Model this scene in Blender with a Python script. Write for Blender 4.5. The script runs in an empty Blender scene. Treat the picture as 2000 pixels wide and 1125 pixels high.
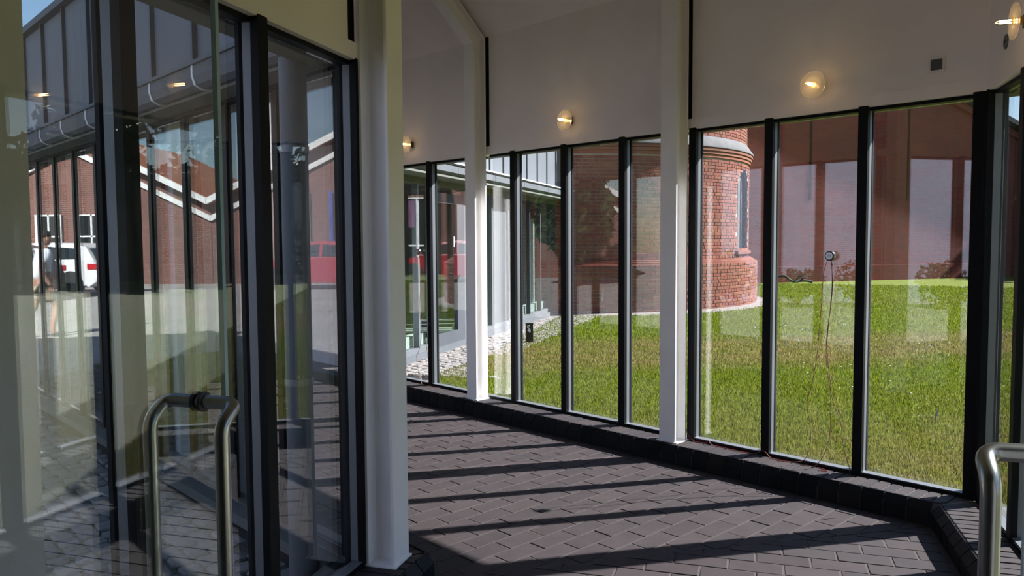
import bpy, bmesh, math, random
import numpy as np
from mathutils import Matrix, Vector
random.seed(7); np.random.seed(7)
SC = bpy.context.scene
COL = SC.collection
R = math.radians

# ------------------------------------------------------------------ camera
CAM_H = 1.52
F_PX, TILT, ROLL = 1550.0, math.atan(92.5 / 1550.0), 0.0062
cw = Vector((0, math.cos(TILT), -math.sin(TILT)))
cu0 = Vector((0, math.sin(TILT), math.cos(TILT)))
cr0 = Vector((1, 0, 0))
cc = math.sqrt(1 - ROLL * ROLL)
cr = cr0 * cc - cu0 * ROLL
cu = cu0 * cc + cr0 * ROLL
cam = bpy.data.cameras.new('camera')
cam.sensor_width = 36.0
cam.lens = F_PX / 2000.0 * 36.0
cam.clip_start = 0.02
cam.clip_end = 400
camo = bpy.data.objects.new('camera', cam)
COL.objects.link(camo)
camo.matrix_world = Matrix(((cr.x, cu.x, -cw.x, 0), (cr.y, cu.y, -cw.y, 0), (cr.z, cu.z, -cw.z, CAM_H), (0, 0, 0, 1)))
SC.camera = camo

# ------------------------------------------------------------------ light
SUN_AZ, SUN_EL = R(76.7), R(38.0)
sun_dir = Vector((math.sin(SUN_AZ) * math.cos(SUN_EL), math.cos(SUN_AZ) * math.cos(SUN_EL), math.sin(SUN_EL)))
sun = bpy.data.lights.new('sun', 'SUN')
sun.energy = 9.5
sun.angle = R(0.6)
sun.color = (1.0, 0.965, 0.94)
suno = bpy.data.objects.new('sun', sun)
COL.objects.link(suno)
suno.rotation_euler = (-sun_dir).to_track_quat('-Z', 'Y').to_euler()
world = bpy.data.worlds.new('sky')
SC.world = world
world.use_nodes = True
wn = world.node_tree
wn.nodes.clear()
wo = wn.nodes.new('ShaderNodeOutputWorld')
bg = wn.nodes.new('ShaderNodeBackground')
sky = wn.nodes.new('ShaderNodeTexSky')
sky.sky_type = 'NISHITA'
sky.sun_disc = False
sky.sun_elevation = SUN_EL
sky.sun_rotation = SUN_AZ
sky.air_density = 1.0
sky.dust_density = 0.3
sky.ozone_density = 2.5
bg.inputs['Strength'].default_value = 0.105
wn.links.new(sky.outputs[0], bg.inputs[0])
wn.links.new(bg.outputs[0], wo.inputs[0])
vs = SC.view_settings
vs.view_transform = 'Standard'
vs.look = 'None'
vs.exposure = 0.92
vs.gamma = 1.0
vs.use_curve_mapping = False
cy = SC.cycles
cy.max_bounces = 10
cy.diffuse_bounces = 4
cy.glossy_bounces = 4
cy.transmission_bounces = 8
cy.transparent_max_bounces = 40
cy.use_denoising = True
cy.caustics_reflective = False
cy.caustics_refractive = False
cy.sample_clamp_indirect = 8.0

# ------------------------------------------------------------------ frames
def frame(o, xa, ya):
    return Matrix(((xa[0], ya[0], 0, o[0]), (xa[1], ya[1], 0, o[1]), (0, 0, 1, 0), (0, 0, 0, 1)))
def azv(deg):
    return (math.sin(R(deg)), math.cos(R(deg)))
A = (2.467, 4.170)                                  # outer bend of the passage
dC = azv(-43.25)
FC = frame(A, dC, (-dC[1], dC[0]))                  # passage: x along it, y inward from its lawn side
dV = azv(17.0)
FV = frame(A, dV, (-dV[1], dV[0]))                  # lobby part: x along it (camera at -x), y to the left
dW = azv(18.4)
FW = frame((-1.351, 9.673), dW, (-dW[1], dW[0]))    # glazed wing: x along its front, y into it
FI = Matrix.Identity(4)
WID = 2.735
K = math.tan(R(30))
class Run:
    def __init__(self, fr, s): self.fr, self.s = fr, s
    def p(self, x, y, z): return (self.s * x, y, z)
RC, RV = Run(FC, 1), Run(FV, -1)
def proj(p):
    q = Vector(p) - Vector((0, 0, CAM_H))
    z = q.dot(cw)
    if z < 0.05: return None
    return 1000 + F_PX * q.dot(cr) / z, 562.5 - F_PX * q.dot(cu) / z, z
def show(p):
    q = proj(p)
    if q is None or not (-40 < q[0] < 2040 and -40 < q[1] < 1165): return -1.0 / (1 + Vector(p).length)
    return 1.0 / q[2]

# ------------------------------------------------------------------ materials
def lin(h):
    h = h.lstrip('#')
    v = [int(h[i:i + 2], 16) / 255 for i in (0, 2, 4)]
    return tuple(x / 12.92 if x <= .04045 else ((x + .055) / 1.055) ** 2.4 for x in v) + (1.0,)
def col(*v): return tuple(v) + (1.0,)
class NT:
    def __init__(self, name):
        self.m = bpy.data.materials.new(name); self.m.use_nodes = True
        self.t = self.m.node_tree; self.t.nodes.clear()
        self.out = self.n('ShaderNodeOutputMaterial')
    def n(self, ty, **kw):
        x = self.t.nodes.new(ty)
        for k, v in kw.items(): setattr(x, k, v)
        return x
    def l(self, a, b): self.t.links.new(a, b)
    def setv(self, sock, v):
        if hasattr(v, 'is_output'): self.l(v, sock)
        else: sock.default_value = v
    def math(self, op, a, b=0.0):
        x = self.n('ShaderNodeMath', operation=op); self.setv(x.inputs[0], a); self.setv(x.inputs[1], b); return x.outputs[0]
    def pos(self, scale=1.0, stretch=None):
        g = self.n('ShaderNodeNewGeometry')
        mp = self.n('ShaderNodeMapping')
        s = stretch or (scale, scale, scale)
        mp.inputs['Scale'].default_value = s
        self.l(g.outputs['Position'], mp.inputs['Vector'])
        return mp.outputs[0]
    def noise(self, vec, scale=1.0, detail=4.0, rough=.55):
        x = self.n('ShaderNodeTexNoise'); x.inputs['Scale'].default_value = scale
        x.inputs['Detail'].default_value = detail; x.inputs['Roughness'].default_value = rough
        self.l(vec, x.inputs['Vector']); return x.outputs['Fac']
    def ramp(self, fac, stops, interp='LINEAR'):
        x = self.n('ShaderNodeValToRGB'); r = x.color_ramp; r.interpolation = interp
        while len(r.elements) < len(stops): r.elements.new(0.5)
        for e, (p, c) in zip(r.elements, stops): e.position = p; e.color = c
        self.l(fac, x.inputs[0]); return x.outputs[0]
    def mix(self, fac, a, b, mode='MIX'):
        x = self.n('ShaderNodeMix', data_type='RGBA', blend_type=mode)
        self.setv(x.inputs[0], fac); self.setv(x.inputs[6], a); self.setv(x.inputs[7], b); return x.outputs[2]
    def bsdf(self, base, rough=.5, metal=0.0, bump=None, bstr=.3, bdist=.01, spec=None):
        b = self.n('ShaderNodeBsdfPrincipled')
        self.setv(b.inputs['Base Color'], base); self.setv(b.inputs['Roughness'], rough); self.setv(b.inputs['Metallic'], metal)
        if spec is not None: b.inputs['Specular IOR Level'].default_value = spec
        if bump is not None:
            u = self.n('ShaderNodeBump'); u.inputs['Strength'].default_value = bstr; u.inputs['Distance'].default_value = bdist
            self.l(bump, u.inputs['Height']); self.l(u.outputs[0], b.inputs['Normal'])
        self.l(b.outputs[0], self.out.inputs[0])
        return self.m
def plain(name, c, rough=.5, metal=0.0, var=.12, vs_=3.0, bs=60.0, bstr=.15, spec=None):
    t = NT(name)
    v = t.noise(t.pos(), vs_, 5)
    c2 = t.ramp(v, [(.3, tuple(x * (1 - var) for x in c[:3]) + (1,)), (.7, tuple(min(1, x * (1 + var)) for x in c[:3]) + (1,))])
    return t.bsdf(c2, rough, metal, t.noise(t.pos(), bs, 3), bstr, .004, spec)
def pieces(name, cols, rough=.7, grain=60.0, gstr=.4, stain=None, gd=.004, spec=.3):
    t = NT(name)
    oi = t.n('ShaderNodeObjectInfo'); ge = t.n('ShaderNodeNewGeometry')
    r = t.math('FRACT', t.math('ADD', oi.outputs['Random'], ge.outputs['Random Per Island']))
    n = len(cols)
    c = t.ramp(r, [((i + .5) / n, k) for i, k in enumerate(cols)])
    v = t.noise(t.pos(), 9.0, 5)
    c = t.mix(.5, c, t.ramp(v, [(.25, col(.45, .45, .45)), (.75, col(1, 1, 1))]), 'MULTIPLY')
    if stain:
        s = t.noise(t.pos(), stain[0], 3)
        c = t.mix(t.ramp(s, [(.45, col(0, 0, 0)), (.7, col(stain[2], stain[2], stain[2]))]), c, stain[1])
    return t.bsdf(c, rough, 0, t.noise(t.pos(), grain, 4), gstr, gd, spec)
def glass(name, f0, tint):
    t = NT(name)
    lw = t.n('ShaderNodeLayerWeight'); lw.inputs['Blend'].default_value = .5
    p5 = t.math('POWER', lw.outputs['Facing'], 5.0)
    f = t.math('ADD', t.math('MULTIPLY', p5, 1 - f0), f0)
    tr = t.n('ShaderNodeBsdfTransparent'); tr.inputs[0].default_value = tint
    gl = t.n('ShaderNodeBsdfGlossy'); gl.inputs['Roughness'].default_value = 0.0; gl.inputs['Color'].default_value = (1, 1, 1, 1)
    mx = t.n('ShaderNodeMixShader'); t.l(f, mx.inputs[0]); t.l(tr.outputs[0], mx.inputs[1]); t.l(gl.outputs[0], mx.inputs[2])
    t.l(mx.outputs[0], t.out.inputs[0])
    return t.m
def emit(name, c, s):
    t = NT(name); e = t.n('ShaderNodeEmission'); e.inputs[0].default_value = c; e.inputs[1].default_value = s
    t.l(e.outputs[0], t.out.inputs[0]); return t.m
def brickwall(name, c1, c2, mortar, sw=.24, sh=.075, rough=.85):
    t = NT(name)
    tc = t.n('ShaderNodeTexCoord'); sp = t.n('ShaderNodeSeparateXYZ'); cb = t.n('ShaderNodeCombineXYZ')
    t.l(tc.outputs['Object'], sp.inputs[0]); t.l(t.math('ADD', sp.outputs[0], sp.outputs[1]), cb.inputs[0]); t.l(sp.outputs[2], cb.inputs[1])
    b = t.n('ShaderNodeTexBrick')
    b.inputs['Scale'].default_value = 1.0; b.inputs['Brick Width'].default_value = sw; b.inputs['Row Height'].default_value = sh
    b.inputs['Mortar Size'].default_value = .008; b.inputs['Color1'].default_value = c1; b.inputs['Color2'].default_value = c2; b.inputs['Mortar'].default_value = mortar
    t.l(cb.outputs[0], b.inputs['Vector'])
    c = t.mix(.45, b.outputs['Color'], t.ramp(t.noise(t.pos(), .6, 6), [(.3, col(.5, .5, .5)), (.7, col(1.15, 1.1, 1.1))]), 'MULTIPLY')
    inv = t.math('SUBTRACT', 1.0, b.outputs['Fac'])
    return t.bsdf(c, rough, 0, inv, .15, .004)

M = {}
M['plaster'] = plain('white_plaster', col(.90, .845, .86), .9, 0, .05, 1.5, 240, .25)
M['lobby'] = plain('grey_lobby_wall', col(.42, .41, .42), .9)
M['steel_white'] = plain('white_painted_steel', col(.92, .90, .90), .45, 0, .04, 3, 90, .06)
M['black'] = plain('black_frame', col(.005, .006, .008), .5, 0, .1, 5, 80, .03, .12)
M['alu'] = plain('grey_aluminium', col(.175, .19, .21), .45, .25, .06, 6, 120, .05)
M['gap'] = plain('dark_gap', col(.01, .01, .01), .9)
M['glass'] = glass('double_glazing', .07, (.952, .962, .966, 1))
M['glass1'] = glass('single_glass', .042, (.94, .97, .965, 1))
M['edgeglass'] = plain('pale_blue_glass_edge', col(.42, .62, .74), .25, 0, .1)
M['wglass'] = glass('tinted_glazing', .07, (.80, .86, .84, 1))
M['paver'] = pieces('dark_clinker_paver', [col(.042, .032, .034), col(.047, .036, .038), col(.044, .035, .038), col(.052, .040, .042), col(.040, .032, .035)], .72, 90, .35, None, .002)
M['sillbrick'] = pieces('dark_clinker_sill_brick', [col(.038, .031, .034), col(.046, .037, .039), col(.040, .034, .038), col(.051, .041, .042)], .7, 80, .3, None, .002)
M['bevelbrick'] = pieces('shade_darkened_bevel_brick', [col(.010, .012, .014), col(.016, .016, .018), col(.013, .015, .018), col(.020, .019, .020)], .5, 80, .2, None, .002, .08)  # shade of the sill front put into the colour, darker than the top bricks
M['mortar'] = plain('floor_mortar', col(.058, .047, .044), .95, 0, .2, 6, 120, .3)
M['sillmortar'] = plain('sill_mortar', col(.10, .085, .08), .95, 0, .2, 6, 120, .3)
M['zinc'] = plain('zinc_sheet', col(.122, .138, .160), .65, 0, .08, 1.3, 40, .05, .3)
M['zincgut'] = plain('zinc_gutter', col(.118, .129, .144), .75, 0, .1, 3, 40, .05, .2)
M['jointzinc'] = plain('pale_zinc_joint', col(.66, .68, .70), .5, .1)
M['doorgrey'] = plain('grey_painted_frame', col(.080, .088, .100), .7, 0, .05, 3, 40, .03, .2)
M['flashing'] = plain('weathered_flashing', col(.10, .105, .10), .7)
M['seam'] = plain('dark_zinc_seam', col(.05, .055, .065), .6)
M['soffit'] = plain('soffit_board', col(.13, .14, .12), .8, 0, .15, 4)
M['brick'] = pieces('red_tower_brick', [col(.26, .080, .050), col(.22, .064, .044), col(.31, .105, .060), col(.18, .056, .046), col(.29, .122, .064), col(.24, .072, .054)], .85, 70, .5, (1.4, col(.17, .075, .055), .55), .004)
M['tmortar'] = plain('tower_mortar', col(.33, .29, .25), .95, 0, .25, 2.5, 100, .4)
M['stone'] = plain('grey_stone_ring', col(.105, .107, .113), .85, 0, .22, 5, 50, .3)
M['nichegrey'] = plain('grey_niche_infill', col(.10, .10, .105), .8)
M['backbrick'] = brickwall('brown_red_brickwork', col(.23, .034, .016), col(.16, .024, .013), col(.15, .07, .050))
M['yardbrick'] = brickwall('orange_red_brickwork', col(.20, .072, .050), col(.155, .052, .037), col(.23, .19, .17))
M['jointbrown'] = plain('dark_brown_joint', col(.05, .02, .016), .95, 0, .1, 3, 20, 0, .0)
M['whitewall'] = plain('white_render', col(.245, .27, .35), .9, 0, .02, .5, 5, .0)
M['whitetrim'] = plain('white_trim', col(.80, .80, .78), .6, 0, .03)
M['tile'] = pieces('roof_tile', [col(.12, .05, .035), col(.16, .06, .04), col(.10, .05, .04)], .8)
M['tileorange'] = plain('orange_roof_tile', col(.34, .12, .06), .8, 0, .2, 8)
M['roofdark'] = plain('dark_roof_felt', col(.05, .055, .06), .7)
M['cobble'] = pieces('granite_cobble', [col(.24, .215, .21), col(.28, .26, .245), col(.20, .19, .19), col(.31, .275, .255), col(.24, .235, .235)], .85, 45, .6, None, .006)
M['pavedirt'] = plain('sandy_joint_ground', col(.15, .13, .10), .95, 0, .3, 8, 80, .6)
M['chrome'] = plain('brushed_stainless', col(.36, .36, .355), .30, 1.0, .05, 20, 300, .03)
M['brass'] = plain('brass', col(.55, .33, .12), .35, 1.0)
M['lampdark'] = plain('dark_lamp_mount', col(.03, .03, .03), .5)
M['cable'] = plain('pink_brown_cable', col(.30, .13, .10), .5)
M['cablered'] = plain('red_cable', col(.28, .05, .04), .5)
M['plasticblk'] = plain('black_plastic', col(.012, .012, .013), .3)
M['printw'] = plain('white_print', col(.75, .76, .78), .5)
M['filament'] = emit('lit_filament', (1.0, .62, .26, 1), 36)
M['grille'] = plain('grey_grille', col(.11, .12, .12), .6)
M['leafd'] = pieces('dark_green_leaf', [col(.020, .045, .012), col(.03, .07, .015), col(.045, .085, .02), col(.015, .04, .015)], .6, 20, .1)
M['bark'] = plain('bark', col(.09, .065, .045), .9, 0, .3, 8, 30, .6)
M['tyre'] = plain('tyre_rubber', col(.012, .012, .012), .7)
M['rim'] = plain('wheel_rim', col(.45, .46, .47), .3, .8)
M['carglass'] = plain('car_glass', col(.012, .016, .018), .06, 0, .02)
M['taillight'] = plain('red_tail_light', col(.45, .01, .015), .15)
M['skin'] = plain('skin', col(.42, .24, .17), .6)
M['hair'] = plain('dark_hair', col(.03, .02, .015), .6)
M['shirt'] = plain('white_shirt', col(.72, .73, .76), .8)
M['shorts'] = plain('beige_shorts', col(.42, .36, .25), .85)
M['shoe'] = plain('dark_shoe', col(.03, .035, .05), .6)
M['interior'] = plain('pale_interior_wall', col(.36, .38, .36), .9)
M['frost'] = (lambda: None)
def _frost():
    t = NT('ribbed_lamp_glass')
    tr = t.n('ShaderNodeBsdfTransparent'); df = t.n('ShaderNodeBsdfTranslucent'); d2 = t.n('ShaderNodeBsdfDiffuse'); gl = t.n('ShaderNodeBsdfGlossy')
    df.inputs[0].default_value = (.9, .86, .8, 1); d2.inputs[0].default_value = (.8, .76, .7, 1); gl.inputs['Roughness'].default_value = .15
    a = t.n('ShaderNodeMixShader'); a.inputs[0].default_value = .5; t.l(df.outputs[0], a.inputs[1]); t.l(d2.outputs[0], a.inputs[2])
    b = t.n('ShaderNodeMixShader'); b.inputs[0].default_value = .36; t.l(tr.outputs[0], b.inputs[1]); t.l(a.outputs[0], b.inputs[2])
    c = t.n('ShaderNodeMixShader'); c.inputs[0].default_value = .05; t.l(b.outputs[0], c.inputs[1]); t.l(gl.outputs[0], c.inputs[2])
    t.l(c.outputs[0], t.out.inputs[0]); return t.m
M['frost'] = _frost()
def _grass(name, blades):
    t = NT(name)
    g = t.n('ShaderNodeNewGeometry'); sp = t.n('ShaderNodeSeparateXYZ'); t.l(g.outputs['Position'], sp.inputs[0])
    big = t.noise(t.pos(), .55, 4); mid = t.noise(t.pos(), 2.3, 4)
    y = t.math('ADD', sp.outputs[1], t.math('MULTIPLY', t.math('SUBTRACT', big, .5), 2.2))
    y = t.math('ADD', y, t.math('MULTIPLY', sp.outputs[0], -.12))
    f = t.math('DIVIDE', y, 32.0)
    dry = t.ramp(f, [(0, col(.75, .75, .75)), (.145, col(.75, .75, .75)), (.195, col(.32, .32, .32)), (.27, col(.12, .12, .12)), (.305, col(.85, .85, .85)), (.35, col(.75, .75, .75)), (.39, col(.12, .12, .12)), (.52, col(.10, .10, .10)), (.56, col(.3, .3, .3)), (.62, col(.1, .1, .1))])
    dm = t.math('MULTIPLY', dry, t.ramp(mid, [(.3, col(.5, .5, .5)), (.65, col(1.2, 1.2, 1.2))]))
    rnd = g.outputs['Random Per Island'] if blades else mid
    green = t.ramp(rnd, [(0, col(.080, .122, .002)), (.45, col(.122, .185, .003)), (.8, col(.17, .22, .006)), (1, col(.225, .25, .018))])
    straw = t.ramp(rnd, [(0, col(.155, .135, .042)), (.5, col(.235, .19, .07)), (1, col(.33, .265, .12))])
    c = t.mix(dm, green, straw)
    if not blades: c = t.mix(.3, c, col(.07, .07, .02))
    b = t.n('ShaderNodeBsdfPrincipled'); t.l(c, b.inputs['Base Color']); b.inputs['Roughness'].default_value = .6; b.inputs['Specular IOR Level'].default_value = .25
    if blades:
        tl = t.n('ShaderNodeBsdfTranslucent'); t.l(c, tl.inputs[0])
        m = t.n('ShaderNodeMixShader'); m.inputs[0].default_value = .4; t.l(b.outputs[0], m.inputs[1]); t.l(tl.outputs[0], m.inputs[2]); t.l(m.outputs[0], t.out.inputs[0])
    else: t.l(b.outputs[0], t.out.inputs[0])
    return t.m
M['lawn'] = _grass('lawn_soil_and_thatch', False)
M['blade'] = _grass('grass_blades', True)
def _yard():
    t = NT('courtyard_paving_far')
    v = t.n('ShaderNodeTexVoronoi', feature='DISTANCE_TO_EDGE'); v.inputs['Scale'].default_value = 7.0; t.l(t.pos(), v.inputs['Vector'])
    n = t.noise(t.pos(), .5, 4)
    c = t.ramp(n, [(.3, col(.36, .335, .32)), (.7, col(.47, .44, .415))])
    c = t.mix(t.ramp(v.outputs[0], [(.02, col(1, 1, 1)), (.07, col(0, 0, 0))]), c, col(.15, .13, .10))
    return t.bsdf(c, .9, 0, v.outputs[0], .5, .02)
M['yard'] = _yard()

# ------------------------------------------------------------------ mesh helpers
BASE = {}
class MB:
    def __init__(self): self.v, self.f = [], []
    def add(self, vs_, fs):
        n = len(self.v); self.v += [tuple(map(float, p)) for p in vs_]; self.f += [tuple(i + n for i in f) for f in fs]; return self
    def box(self, x0, x1, y0, y1, z0, z1):
        return self.add([(x0, y0, z0), (x1, y0, z0), (x1, y1, z0), (x0, y1, z0), (x0, y0, z1), (x1, y0, z1), (x1, y1, z1), (x0, y1, z1)],
                        [(0, 3, 2, 1), (4, 5, 6, 7), (0, 1, 5, 4), (1, 2, 6, 5), (2, 3, 7, 6), (3, 0, 4, 7)])
    def loft(self, rings, cap=True, closed=True):
        n = len(rings[0]); vs_ = [p for r in rings for p in r]; fs = []
        for k in range(len(rings) - 1):
            for j in range(n if closed else n - 1):
                a, b = k * n + j, k * n + (j + 1) % n
                fs.append((a, b, b + n, a + n))
        if cap: fs += [tuple(range(n))[::-1], tuple((len(rings) - 1) * n + j for j in range(n))]
        return self.add(vs_, fs)
    def prism(self, poly, z0, z1, ch=0.0):
        n = len(poly)
        cx = sum(p[0] for p in poly) / n; cyy = sum(p[1] for p in poly) / n
        rings = [[(p[0], p[1], z0) for p in poly]]
        if ch:
            rings.append([(p[0], p[1], z1 - ch) for p in poly])
            top = []
            for p in poly:
                d = math.hypot(p[0] - cx, p[1] - cyy) or 1
                k = 1 - ch * 1.3 / d
                top.append((cx + (p[0] - cx) * k, cyy + (p[1] - cyy) * k, z1))
            rings.append(top)
        else: rings.append([(p[0], p[1], z1) for p in poly])
        return self.loft(rings)
    def tube(self, pts, r, n=8, cap=True):
        pts = [Vector(p) for p in pts]; rings = []; up = None
        for k, p in enumerate(pts):
            if k == 0: t = pts[1] - p
            elif k == len(pts) - 1: t = p - pts[k - 1]
            else: t = (pts[k + 1] - p).normalized() + (p - pts[k - 1]).normalized()
            t.normalize()
            if up is None: up = Vector((0, 0, 1)) if abs(t.z) < .9 else Vector((1, 0, 0))
            a = t.cross(up)
            if a.length < 1e-4: a = t.cross(Vector((0, 1, 0)))
            a.normalize(); b = a.cross(t).normalized(); up = b
            rr = r[k] if isinstance(r, (list, tuple)) else r
            rings.append([p + a * math.cos(2 * math.pi * j / n) * rr + b * math.sin(2 * math.pi * j / n) * rr for j in range(n)])
        return self.loft(rings, cap)
    def lathe(self, prof, n=24, axis='z', c=(0, 0, 0), cap=True):
        rings = []
        for r, h in prof:
            ring = []
            for j in range(n):
                a = 2 * math.pi * j / n; p = (r * math.cos(a), r * math.sin(a), h)
                if axis == 'y': p = (p[0], p[2], p[1])
                if axis == 'x': p = (p[2], p[0], p[1])
                ring.append((p[0] + c[0], p[1] + c[1], p[2] + c[2]))
            rings.append(ring)
        return self.loft(rings, cap)
    def sweep(self, run, prof, x1, x0=None):          # profile (y, z) along a run, mitred at the bend
        a = [run.p(K * y if x0 is None else x0, y, z) for y, z in prof]
        b = [run.p(x1, y, z) for y, z in prof]
        return self.loft([a, b])
    def rbox(self, run, x0, x1, y0, y1, z0, z1):
        a, b = sorted((run.s * x0, run.s * x1)); c, d = sorted((y0, y1))
        return self.box(a, b, c, d, z0, z1)
    def mesh(self, name, mat, smooth=None, off=None):
        me = bpy.data.meshes.new(name)
        v = self.v
        if off is not None: v = [(p[0] - off[0], p[1] - off[1], p[2] - off[2]) for p in v]
        me.from_pydata(v, [], self.f)
        bm = bmesh.new(); bm.from_mesh(me); bmesh.ops.recalc_face_normals(bm, faces=bm.faces); bm.to_mesh(me); bm.free()
        me.materials.append(M[mat] if isinstance(mat, str) else mat)
        if smooth:
            me.polygons.foreach_set('use_smooth', [True] * len(me.polygons))
            try: me.set_sharp_from_angle(angle=R(smooth))
            except Exception: pass
        return me
    def build(self, name, mat, parent=None, fr=None, base=None, smooth=None, label=None, cat=None, group=None, kind=None):
        if parent is not None:
            o = bpy.data.objects.new(name, self.mesh(name, mat, smooth, BASE[parent.name]))
            COL.objects.link(o); o.parent = parent; BASE[o.name] = BASE[parent.name]
        else:
            if base is None:
                xs = [p[0] for p in self.v]; ys = [p[1] for p in self.v]; base = (sum(xs) / len(xs), sum(ys) / len(ys), min(p[2] for p in self.v))
            o = bpy.data.objects.new(name, self.mesh(name, mat, smooth, base))
            COL.objects.link(o); o.matrix_world = (fr or FI) @ Matrix.Translation(base); BASE[o.name] = Vector(base)
        tag(o, label, cat, group, kind)
        return o
def tag(o, label=None, cat=None, group=None, kind=None):
    if label: o['label'] = label
    if cat: o['category'] = cat
    if group: o['group'] = group
    if kind: o['kind'] = kind
    return o
def thing(name, label=None, cat=None, fr=None, base=(0, 0, 0), group=None, kind=None):
    o = bpy.data.objects.new(name, None); COL.objects.link(o); o.empty_display_size = .1
    o.matrix_world = (fr or FI) @ Matrix.Translation(base); BASE[o.name] = Vector(base)
    return tag(o, label, cat, group, kind)
def inst(name, me, parent, loc, rot=(0, 0, 0)):        # a piece that shares mesh data; loc in the parent's frame coordinates
    o = bpy.data.objects.new(name, me); COL.objects.link(o); o.parent = parent
    b = BASE[parent.name]; o.location = (loc[0] - b[0], loc[1] - b[1], loc[2] - b[2]); o.rotation_euler = rot
    return o
def clip(poly, a, b, c):
    out = []
    for k in range(len(poly)):
        p, q = poly[k], poly[(k + 1) % len(poly)]
        dp, dq = a * p[0] + b * p[1] + c, a * q[0] + b * q[1] + c
        if dp >= 0: out.append(p)
        if (dp >= 0) != (dq >= 0):
            s = dp / (dp - dq); out.append((p[0] + s * (q[0] - p[0]), p[1] + s * (q[1] - p[1])))
    return out
def area(p): return abs(sum(p[k][0] * p[(k + 1) % len(p)][1] - p[(k + 1) % len(p)][0] * p[k][1] for k in range(len(p)))) / 2 if len(p) > 2 else 0

# ================================================================== SETTING
# ---- floor: mortar bed and clinker pavers, running bond across both arms
fl = MB()
fl.loft([[RC.p(K * -.25, -.25, -.12), RC.p(K * 2.98, 2.98, -.12), RC.p(K * 2.98, 2.98, -.0028), RC.p(K * -.25, -.25, -.0028)],
         [RC.p(11, -.25, -.12), RC.p(11, 2.98, -.12), RC.p(11, 2.98, -.0028), RC.p(11, -.25, -.0028)]])
floor = fl.build('floor', 'mortar', fr=FC, base=(0, 0, 0), kind='structure', label='dark clinker paved passage floor striped with mullion shadows')
fl2 = MB()
fl2.sweep(RV, [(-.25, -.12), (2.98, -.12), (2.98, -.0028), (-.25, -.0028)], 6.6)
floor2 = fl2.build('floor', 'mortar', fr=FV, base=(0, 0, 0), kind='structure', label='dark clinker paved lobby floor at the bend, nearest the door handles')
PAV = {}
def lay(run, parent, first, pitch, jo, L, xmax, maxn):
    whole = MB().prism([(-pitch / 2 + .004, -L / 2 + .004), (pitch / 2 - .004, -L / 2 + .004), (pitch / 2 - .004, L / 2 - .004), (-pitch / 2 + .004, L / 2 - .004)], -.05, 0, .002)
    wm = whole.mesh('paver', 'paver')
    items = []
    k0 = int(math.floor((0 - first) / pitch)) - 1
    for k in range(k0, int((xmax - first) / pitch)):
        xa = first + k * pitch; xb = xa + pitch
        off = jo + (L / 2 if k % 2 else 0)
        for j in range(-15, 15):
            ya = off + j * L; yb = ya + L
            if yb < .2 or ya > WID - .2: continue
            poly = [(xa + .004, ya + .004), (xb - .004, ya + .004), (xb - .004, yb - .004), (xa + .004, yb - .004)]
            a0 = area(poly)
            poly = clip(poly, 1, -K, -.005); 
            if len(poly) > 2: poly = clip(poly, 0, 1, -.243)
            if len(poly) > 2: poly = clip(poly, 0, -1, WID - .243)
            ar = area(poly)
            if ar < .0008: continue
            cx = sum(p[0] for p in poly) / len(poly); cyy = sum(p[1] for p in poly) / len(poly)
            w = run.fr @ Vector(run.p(cx, cyy, 0))
            items.append((show(w), ar > .999 * a0, poly, (xa + xb) / 2, (ya + yb) / 2))
    items.sort(key=lambda q: -q[0])
    rest = MB()
    for n, (s, full, poly, cx, cyy) in enumerate(items):
        dz = random.uniform(-.0009, .0012)
        if n < maxn and s > 0:
            if full: inst('paver', wm, parent, run.p(cx, cyy, dz), (random.uniform(-.006, .006), random.uniform(-.006, .006), random.uniform(-.004, .004)))
            else:
                m = MB().prism([run.p(*p, 0)[:2] for p in poly], -.05 + dz, dz, .002); m.build('paver', 'paver', parent)
        else: rest.prism([run.p(*p, 0)[:2] for p in poly], -.05 + dz, dz, .002)
    o = rest.build('paver_field', 'paver', parent); o['kind'] = 'stuff'
lay(RC, floor, 1.580, .122, 1.915, .24, 8.5, 300)
lay(RV, floor2, .8745, .120, 1.242, .247, 5.2, 200)

# ---- brick sills (upstands) under the glazing
def sill(run, side, x1, name, label, xpieces):
    Y = (lambda q: q) if side == 'r' else (lambda q: WID - q)
    m = MB(); m.sweep(run, [(Y(-.10), 0), (Y(.229), 0), (Y(.229), .074), (Y(.191), .114), (Y(-.10), .114)], x1)
    o = m.build(name, 'sillmortar', fr=run.fr, base=(0, 0, 0), kind='structure', label=label)
    xs = (K * Y(.235) if side == 'r' else K * Y(-.02)) - .05
    x = xs
    while x < xpieces:                                          # rowlock bricks on top
        ya, yb = sorted((Y(-.015), Y(.185)))
        poly = clip([(x + .005, ya), (x + .061, ya), (x + .061, yb), (x + .005, yb)], 1, -K, -.004)
        if area(poly) > .0006:
            dz = random.uniform(-.001, .0015)
            MB().prism([run.p(*p, 0)[:2] for p in poly], .03, .12 + dz, .003).build('brick', 'sillbrick', o)
        x += .067
    x = K * (Y(.235) if side == 'r' else Y(.19)) + .004
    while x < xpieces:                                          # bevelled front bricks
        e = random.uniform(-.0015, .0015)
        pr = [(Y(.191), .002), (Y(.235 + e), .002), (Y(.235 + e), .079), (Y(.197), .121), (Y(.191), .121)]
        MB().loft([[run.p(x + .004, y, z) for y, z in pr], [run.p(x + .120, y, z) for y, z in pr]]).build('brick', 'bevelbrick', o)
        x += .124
    return o
sill(RC, 'r', 8.6, 'trim_1', 'dark brick sill along the lawn side of the passage', 6.3)
sill(RV, 'r', 4.02, 'trim_2', 'dark brick sill under the glazing behind the right door handle', 4.0)
sill(RC, 'l', 8.6, 'trim_3', 'dark brick sill along the courtyard side of the passage', 4.4)
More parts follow.
